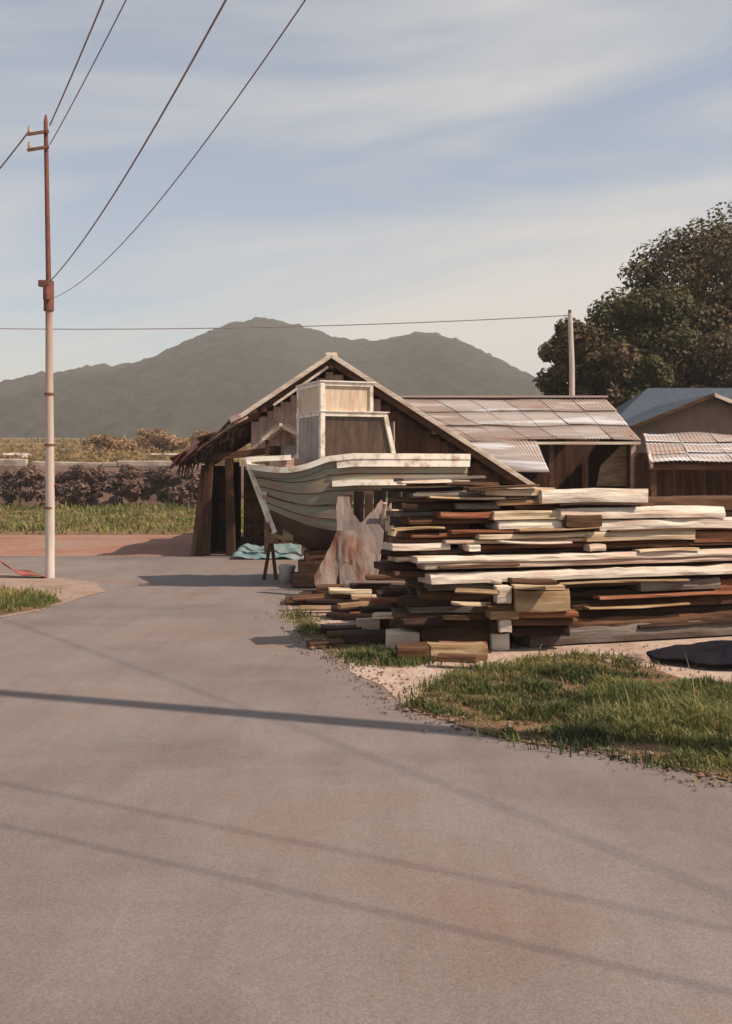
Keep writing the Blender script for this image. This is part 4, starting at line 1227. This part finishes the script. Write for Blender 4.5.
X = [(470, 540, 486, 488.5, 'brown', -.02, 2.2, 'dark sliver lying across the short cream slab on top of the stack'),
     (560, 640, 504, 506.5, 'dark', -.04, -.6, 'thin dark strip sticking out under the topmost bleached plank'),
     (520, 600, 527.5, 530, 'tan', -.05, 1.0, 'thin tan strip below the whitish block at upper left of the stack'),
     (610, 740, 529, 531, 'brown', -.03, -.2, 'thin brown strip under the long whitish plank at the right'),
     (500, 572, 541, 543.5, 'white', -.06, -1.6, 'narrow white sliver poking out over the pinkish slat'),
     (640, 700, 549, 552, 'cream', -.04, .6, 'cream sliver just above the longest whitish plank at the right'),
     (440, 520, 565, 567.5, 'brown', -.05, .4, 'brown sliver below the left part of the longest pinkish plank'),
     (560, 690, 581, 583.5, 'tan', -.03, -.3, 'thin tan strip hanging below the lowest bright plank'),
     (600, 735, 594, 597, 'red', -.03, .2, 'thin reddish strip over the long brown beam at the right'),
     (590, 690, 605, 607.5, 'tan', -.02, .3, 'thin tan strip between the two long dark beams at the right'),
     (640, 760, 622.5, 625.5, 'dark', -.04, 0, 'thin dark strip on top of the lowest grey beam'),
     (402, 452, 480.5, 483.5, 'white', .1, 1.8, 'narrow whitish sliver on the boards reaching toward the boat'),
     (430, 505, 496.5, 499, 'cream', .05, -1.2, 'narrow cream sliver between the upper left boards'),
     (395, 445, 528, 530.5, 'tan', .08, 1.5, 'narrow tan sliver among the dark mid height boards')]
for (a, c, y0_, y1_, mt, sb_, tl, lb) in X:
    B(a, c, y0_, y1_, M[mt], lb, sb_, .16, R(tl), 'slat')
# inner rows that fill the body of the stack
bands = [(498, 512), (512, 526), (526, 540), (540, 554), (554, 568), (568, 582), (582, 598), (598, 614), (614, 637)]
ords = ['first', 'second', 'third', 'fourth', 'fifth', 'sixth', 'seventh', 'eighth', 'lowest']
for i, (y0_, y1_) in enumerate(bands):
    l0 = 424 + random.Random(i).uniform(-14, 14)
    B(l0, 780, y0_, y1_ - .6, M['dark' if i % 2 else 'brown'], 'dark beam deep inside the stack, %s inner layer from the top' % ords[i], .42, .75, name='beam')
# low pile in front on the left: blocks and boards with pale sawn ends
def gp(px, py, ln, h, dp, mt, lb, ang=0.06, z=.015, tilt=0, name='board'):
    g = G(px, py) if z <= .02 else None
    if g is None:
        d = z[1]; g = W(px, py, d); zz = g.z
    else: zz = z
    return plank((g.x, g.y, max(.015, zz)), ln, h, dp, ang, M[mt], lb, name, tilt, 'boards of the low pile before the stack')
def low(px0, px1, y0_, y1_, d, mt, lb, dp=.3, ang=.10, tilt=0.0, name='board'):
    """front face seen between px0..px1 and y0..y1 at distance d; snapped to the ground when close to it"""
    a, c = W(px0, y1_, d), W(px1, y1_, d)
    z = a.z if a.z > .03 else .015
    return plank((a.x, d, z), c.x - a.x, (y1_ - y0_) * d / F, dp, ang, M[mt], lb, name, tilt, 'boards of the low pile before the stack')
def dg(y): return CH * F / (y - YH)
low(283, 420, 600, 606, dg(606), 'brown', 'long brown board lying flat on the ground, its tongue end nearest the boat', .5, .04)
low(300, 430, 594, 600, 14.4, 'dark', 'dark board lying across the farthest flat brown board', .4, .02, R(-.3))
low(318, 450, 587, 593, 14.3, 'brown', 'brown board under the ragged tarp foot', .4, .05, R(.5))
low(345, 452, 582, 588, 14.2, 'grey', 'greyish board just right of the foot of the brown tarp', .3, .05, R(.8))
low(330, 372, 590, 595, 14.0, 'cream', 'cream offcut lying before the foot of the ragged tarp', .25, .1, R(-1.5), 'offcut')
low(352, 404, 596, 601, 13.6, 'tan', 'tan offcut left of the small bright cream offcut', .25, .08, R(1), 'offcut')
low(372, 398, 596.5, 602, 13.1, 'cream', 'small bright cream offcut on dark boards below the tarp', .2, .05, 0, 'offcut')
low(333, 470, 608, 621, dg(621), 'dark', 'dark square ended beam on the ground, second from the road side', .35, .05, 0, 'beam')
low(360, 480, 601.5, 608, 12.9, 'brown', 'brown board resting on the dark square ended beam', .4, .04, R(.3))
low(378, 500, 594, 600, 12.6, 'dark', 'dark board above the brown board on the square ended beam', .4, .06)
low(392, 500, 586, 593, 12.4, 'brown', 'brown board at the top of the low pile, far row', .4, .08, R(-.3))
low(320, 362, 628, 636, dg(637), 'dark', 'short dark stub lying on the grass strip at the pile edge', .25, .05, 0, 'offcut')
low(357, 380, 620, 634.5, dg(636), 'pink', 'pale pinkish sawn block, left of the two bright blocks near the road', .22, .05, 0, 'block')
low(380, 480, 619, 634, dg(635), 'dark', 'dark beam behind the pale pinkish sawn block', .3, .05, 0, 'beam')
low(345, 400, 636, 645, 11.3, 'dark', 'dark stub between the two pale sawn blocks near the road', .3, .05, 0, 'offcut')
low(388, 420, 631.5, 648, 10.95, 'white', 'bright white sawn block, right of the two bright blocks near the road', .25, .05, R(-1), 'block')
low(420, 492, 629, 647, 10.98, 'brown', 'brown beam running right from the bright white sawn block', .3, .05, 0, 'beam')
low(398, 430, 649, 664, dg(664), 'brown', 'brown block lying nearest to the camera at the foot of the pile', .3, .06, R(1), 'block')
low(431, 489, 648, 662, dg(662.5), 'tan', 'tan and brown beam end at the foot of the pile, right of the nearest block', .3, .1, 0, 'beam')
low(404, 500, 622, 629, 10.95, 'dark', 'dark board above the bright white sawn block', .4, .06)
low(396, 492, 614, 621.5, 10.95, 'brown', 'brown board two boards above the bright white sawn block', .4, .06, R(-.4))
low(410, 497, 607, 613.5, 10.95, 'grey', 'grey board in the middle of the low pile face', .4, .05)
low(402, 490, 600, 606.5, 10.95, 'dark', 'dark board over the grey board of the low pile', .4, .05, R(.4))
low(420, 500, 592, 599.5, 10.95, 'brown', 'brown board below the dark grey one at the pile top', .4, .06)
low(428, 496, 584.5, 591.5, 10.95, 'grey', 'dark grey board just under the pale top sheet', .4, .06)
low(446, 502, 579.5, 584, 10.9, 'white', 'thin pale board lying on top of the low pile', .5, .05, R(-1.0))
low(497, 512, 587, 604, 10.75, 'white', 'upright white sawn end standing left of the tan crate board', .2, .06, 0, 'block')
low(488, 514, 604.5, 610.5, 10.75, 'brown', 'brown stub under the upright white sawn end', .3, .06, 0, 'offcut')
low(490, 520, 611, 620, 10.72, 'tan', 'tan sawn end halfway down the corner of the pile', .3, .06, 0, 'block')
low(500, 512, 621, 633, 10.7, 'white', 'white sawn end, upper of two at the lower corner of the pile', .25, .06, 0, 'block')
low(490, 500, 621, 634, 10.8, 'dark', 'dark stub beside the upper white sawn end at the corner', .3, .06, 0, 'offcut')
low(492, 510, 634, 650.5, dg(651.5), 'white', 'white sawn end resting on the ground at the pile corner', .3, .06, 0, 'block')
low(516, 572, 590.5, 612, 10.7, 'tan', 'broad tan board face propped at the right end of the low pile', .08, .08, R(1.5), 'board')
low(514, 566, 586, 590, 10.72, 'cream', 'cream strip on top of the broad tan board face', .15, .08, R(-1), 'offcut')
low(514, 580, 612.5, 618.5, 10.75, 'red', 'reddish board under the broad tan board face', .4, .08)
low(512, 574, 619, 626, 10.8, 'brown', 'brown board under the reddish one at the right end of the low pile', .4, .08)
low(513, 570, 626.5, 637, 10.9, 'dark', 'dark beam at the bottom right end of the low pile', .3, .08, 0, 'beam')
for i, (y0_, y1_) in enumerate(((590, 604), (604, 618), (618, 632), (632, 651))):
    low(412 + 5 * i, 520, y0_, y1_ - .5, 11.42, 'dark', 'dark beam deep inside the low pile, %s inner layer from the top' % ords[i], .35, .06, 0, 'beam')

low(300, 352, 606.5, 611, 13.7, 'tan', 'tan sliver on the ground left of the dark square ended beam', .12, .12, 0, 'slat')
low(350, 392, 612, 616, 12.6, 'red', 'reddish sliver across the face of the dark square ended beam', .12, .0, R(2), 'slat')
low(424, 470, 618.5, 621.5, 10.85, 'tan', 'thin tan strip in the face of the low pile above the brown board', .12, .05, R(1.5), 'slat')
low(440, 488, 643, 647, 10.6, 'red', 'reddish strip low on the brown beam beside the bright white block', .12, .05, R(-1), 'slat')
low(452, 492, 603, 606, 10.8, 'cream', 'thin cream strip on the face of the low pile near its corner', .12, .05, R(-2), 'slat')
low(310, 345, 643, 649, dg(650), 'brown', 'small brown chunk lying out on the grass strip', .15, .3, 0, 'offcut')
low(527, 560, 637, 645, dg(647), 'brown', 'small brown chunk on the dirt below the dark bottom beam', .15, .2, 0, 'offcut')
LP = [(341, 350, 494, 'brown', 'dark brown upright board leaning on the hull behind the left horn of the torn sheet'),
      (352, 362, 491, 'dark', 'added blackish upright board leaning on the hull inside the V of the torn sheet'),
      (363, 371, 493, 'brown', 'brown upright board leaning on the hull inside the V of the torn sheet'),
      (372, 384, 490, 'dark', 'added blackish upright board leaning on the hull behind the right horn of the torn sheet'),
      (386, 399, 489, 'dark', 'added blackish upright board leaning on the hull behind the brown leaning post'),
      (401, 414, 490, 'dark', 'added blackish upright board leaning on the hull, the one nearest the lumber stack')]
for (a, c, yt, mt, lb) in LP:  # blackish boards added to darken the hull side under the rail
    lo_, hi_ = G((a + c) / 2, 591.5), W((a + c) / 2 + 2, yt, 16.05)
    mb = MB(); mb.bar(Vector((0, 0, .01)), hi_ - lo_, (c - a) * 16.2 / F, .03, (0, 1, 0))
    o = mb.build('board', M['leanshade'] if mt == 'dark' else M['leanbrown'], None, .004); o.location = lo_
    tag(o, lb, 'board', 'boards leaning upright on the boat')
HEAP = [(292, 352, 596, 600.5, 13.9, 'brown', .30, 2, 'brown board askew at the far left of the heap, its end toward the bucket'),
        (306, 366, 600, 604, 13.4, 'dark', -.25, 1, 'blackish board lying askew over the long flat brown board'),
        (352, 432, 585, 590.5, 13.3, 'dark', .22, -1.5, 'blackish board tilted down to the left on top of the heap'),
        (366, 440, 577, 582, 13.2, 'brown', .1, -2.5, 'brown board tilted down to the left, highest in the low heap'),
        (340, 396, 604, 609, 12.6, 'tan', .32, 2, 'tan board lying askew across the square ended beam'),
        (326, 384, 613, 618, 12.3, 'brown', -.22, 0, 'brown board askew in front of the dark square ended beam'),
        (362, 425, 608, 614, 11.9, 'dark', .26, -1, 'blackish board askew above the pale pinkish block'),
        (372, 440, 600, 605, 11.7, 'red', .2, -1.4, 'reddish board askew above the pale blocks, tilted down to the left'),
        (384, 450, 589, 594.5, 11.8, 'brown', .24, -2, 'brown board askew near the middle of the low pile top'),
        (396, 470, 573, 578, 11.6, 'dark', .12, -2, 'blackish board tilted down to the left just under the bright long planks'),
        (330, 374, 640, 646, 11.65, 'brown', .35, 0, 'brown offcut on the grass left of the dark stub by the road'),
        (372, 412, 613, 618.5, 11.5, 'cream', -.2, 2, 'cream offcut above the pale pinkish block'),
        (404, 448, 620, 626, 10.7, 'dark', .3, 2, 'blackish offcut over the bright white block'),
        (436, 476, 655, 662, 9.95, 'brown', -.3, 0, 'brown chunk on the dirt in front of the tan beam end'),
        (455, 498, 590, 594, 10.65, 'tan', -.22, -2, 'tan offcut lying askew on the pile beside the upright white end'),
        (512, 560, 580, 585, 10.5, 'brown', .2, -3, 'brown offcut slanting above the broad tan board face')]
for (a, c, y0_, y1_, d, mt, ag, tl, lb) in HEAP:
    low(a, c, y0_, y1_, d, mt, lb, .14, ag, R(tl), 'offcut')
# dark timbers heaped in the shade under the boat
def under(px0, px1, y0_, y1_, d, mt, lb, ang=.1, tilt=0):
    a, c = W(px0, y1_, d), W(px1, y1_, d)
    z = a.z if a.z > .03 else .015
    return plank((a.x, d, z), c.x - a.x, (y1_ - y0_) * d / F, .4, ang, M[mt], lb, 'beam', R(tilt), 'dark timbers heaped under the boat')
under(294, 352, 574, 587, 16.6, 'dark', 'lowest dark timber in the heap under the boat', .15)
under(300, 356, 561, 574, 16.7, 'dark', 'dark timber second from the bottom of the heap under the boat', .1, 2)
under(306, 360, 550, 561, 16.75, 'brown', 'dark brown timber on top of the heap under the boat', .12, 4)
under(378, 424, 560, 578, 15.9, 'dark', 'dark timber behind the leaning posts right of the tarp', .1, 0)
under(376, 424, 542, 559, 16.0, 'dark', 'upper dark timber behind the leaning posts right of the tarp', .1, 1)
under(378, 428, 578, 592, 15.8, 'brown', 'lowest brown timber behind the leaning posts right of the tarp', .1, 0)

# ---------------------------------------------------------------- loose things on the ground
def rock(name, loc, dims, m, label, seed):
    bm = bmesh.new(); bmesh.ops.create_icosphere(bm, subdivisions=3, radius=1)
    for v in bm.verts:
        k = 1 + .35 * mnoise.noise(v.co * 1.3 + Vector((seed, 0, 0))) + .12 * mnoise.noise(v.co * 3.7 + Vector((0, seed, 0)))
        v.co = Vector((v.co.x * dims[0] * k, v.co.y * dims[1] * k, max(-.25, v.co.z * k) * dims[2]))
    me = bpy.data.meshes.new(name); bm.to_mesh(me); bm.free()
    o = link_mesh(name, me, m); o.location = loc
    return tag(o, label, 'rock', 'stones on the dirt')
rock('stone', G(636, 662) + Vector((0, 0, .01)), (.15, .1, .07), M['stone'], 'dark reddish stone on the pale dirt below the stack', 2)
rock('stone', G(607, 664) + Vector((0, 0, .01)), (.05, .05, .035), M['stone'], 'small stone left of the dark reddish one', 5)
rock('stone', G(388, 700) + Vector((0, 0, .01)), (.03, .03, .02), M['stone'], 'pebble on the road edge below the low pile', 9)
# low near-black domed patch at the right edge
bm = bmesh.new()
bmesh.ops.create_grid(bm, x_segments=46, y_segments=30, size=1)
for v in bm.verts:
    r = math.hypot(v.co.x, v.co.y * 1.0)
    hgt = .15 * max(0, 1 - r ** 2) ** .5 if r < 1 else 0
    x, y = v.co.x * 1.1, v.co.y * .62
    ang = math.atan2(v.co.y, v.co.x); k = (1 + .12 * mnoise.noise(Vector((cos(ang) * 2, sin(ang) * 2, 4))))
    rr = max(abs(v.co.x), abs(v.co.y)) / max(r, 1e-5)
    v.co = Vector((x * k * rr, y * k * rr, 0))
    e = math.hypot(v.co.x / 1.25, v.co.y / .75)
    v.co.z = .016 + .17 * max(0, 1.1 - e) ** .8 * (1 + .6 * mnoise.noise(Vector((x * 3, y * 4, 1)))) 
me = bpy.data.meshes.new('black_patch'); bm.to_mesh(me); bm.free()
for p in me.polygons: p.use_smooth = True
o = link_mesh('black_patch', me, M['blackpatch']); g = G(716, 664); o.location = (g.x + .5, g.y + .1, 0)
so_ = o.modifiers.new('solid', 'SOLIDIFY'); so_.thickness = .008
tag(o, 'low black domed patch on the dirt at the right edge', 'sheet')
# bent red scrap at the foot of the pole
g = G(25, 578)
mb = MB()
n = 14
vs = []
for i in range(n + 1):
    u = i / n
    for j in range(5):
        v = j / 4
        vs.append((u * .85 - .45, v * .28 - .14, .03 + .30 * (1 - u) ** 2 * (1 - v * .5) + .03 * sin(u * 9 + v * 3) + .05 * v * (1 - u)))
mb.add(vs, [(i*5+j, i*5+j+1, (i+1)*5+j+1, (i+1)*5+j) for i in range(n) for j in range(4)], 0, True)
o = mb.build('scrap_sheet', M['scrap']); o.location = g; o.rotation_euler.z = -.1
s_ = o.modifiers.new('solid', 'SOLIDIFY'); s_.thickness = .012
tag(o, 'bent red scrap metal sheet lying left of the tall pole foot', 'scrap')
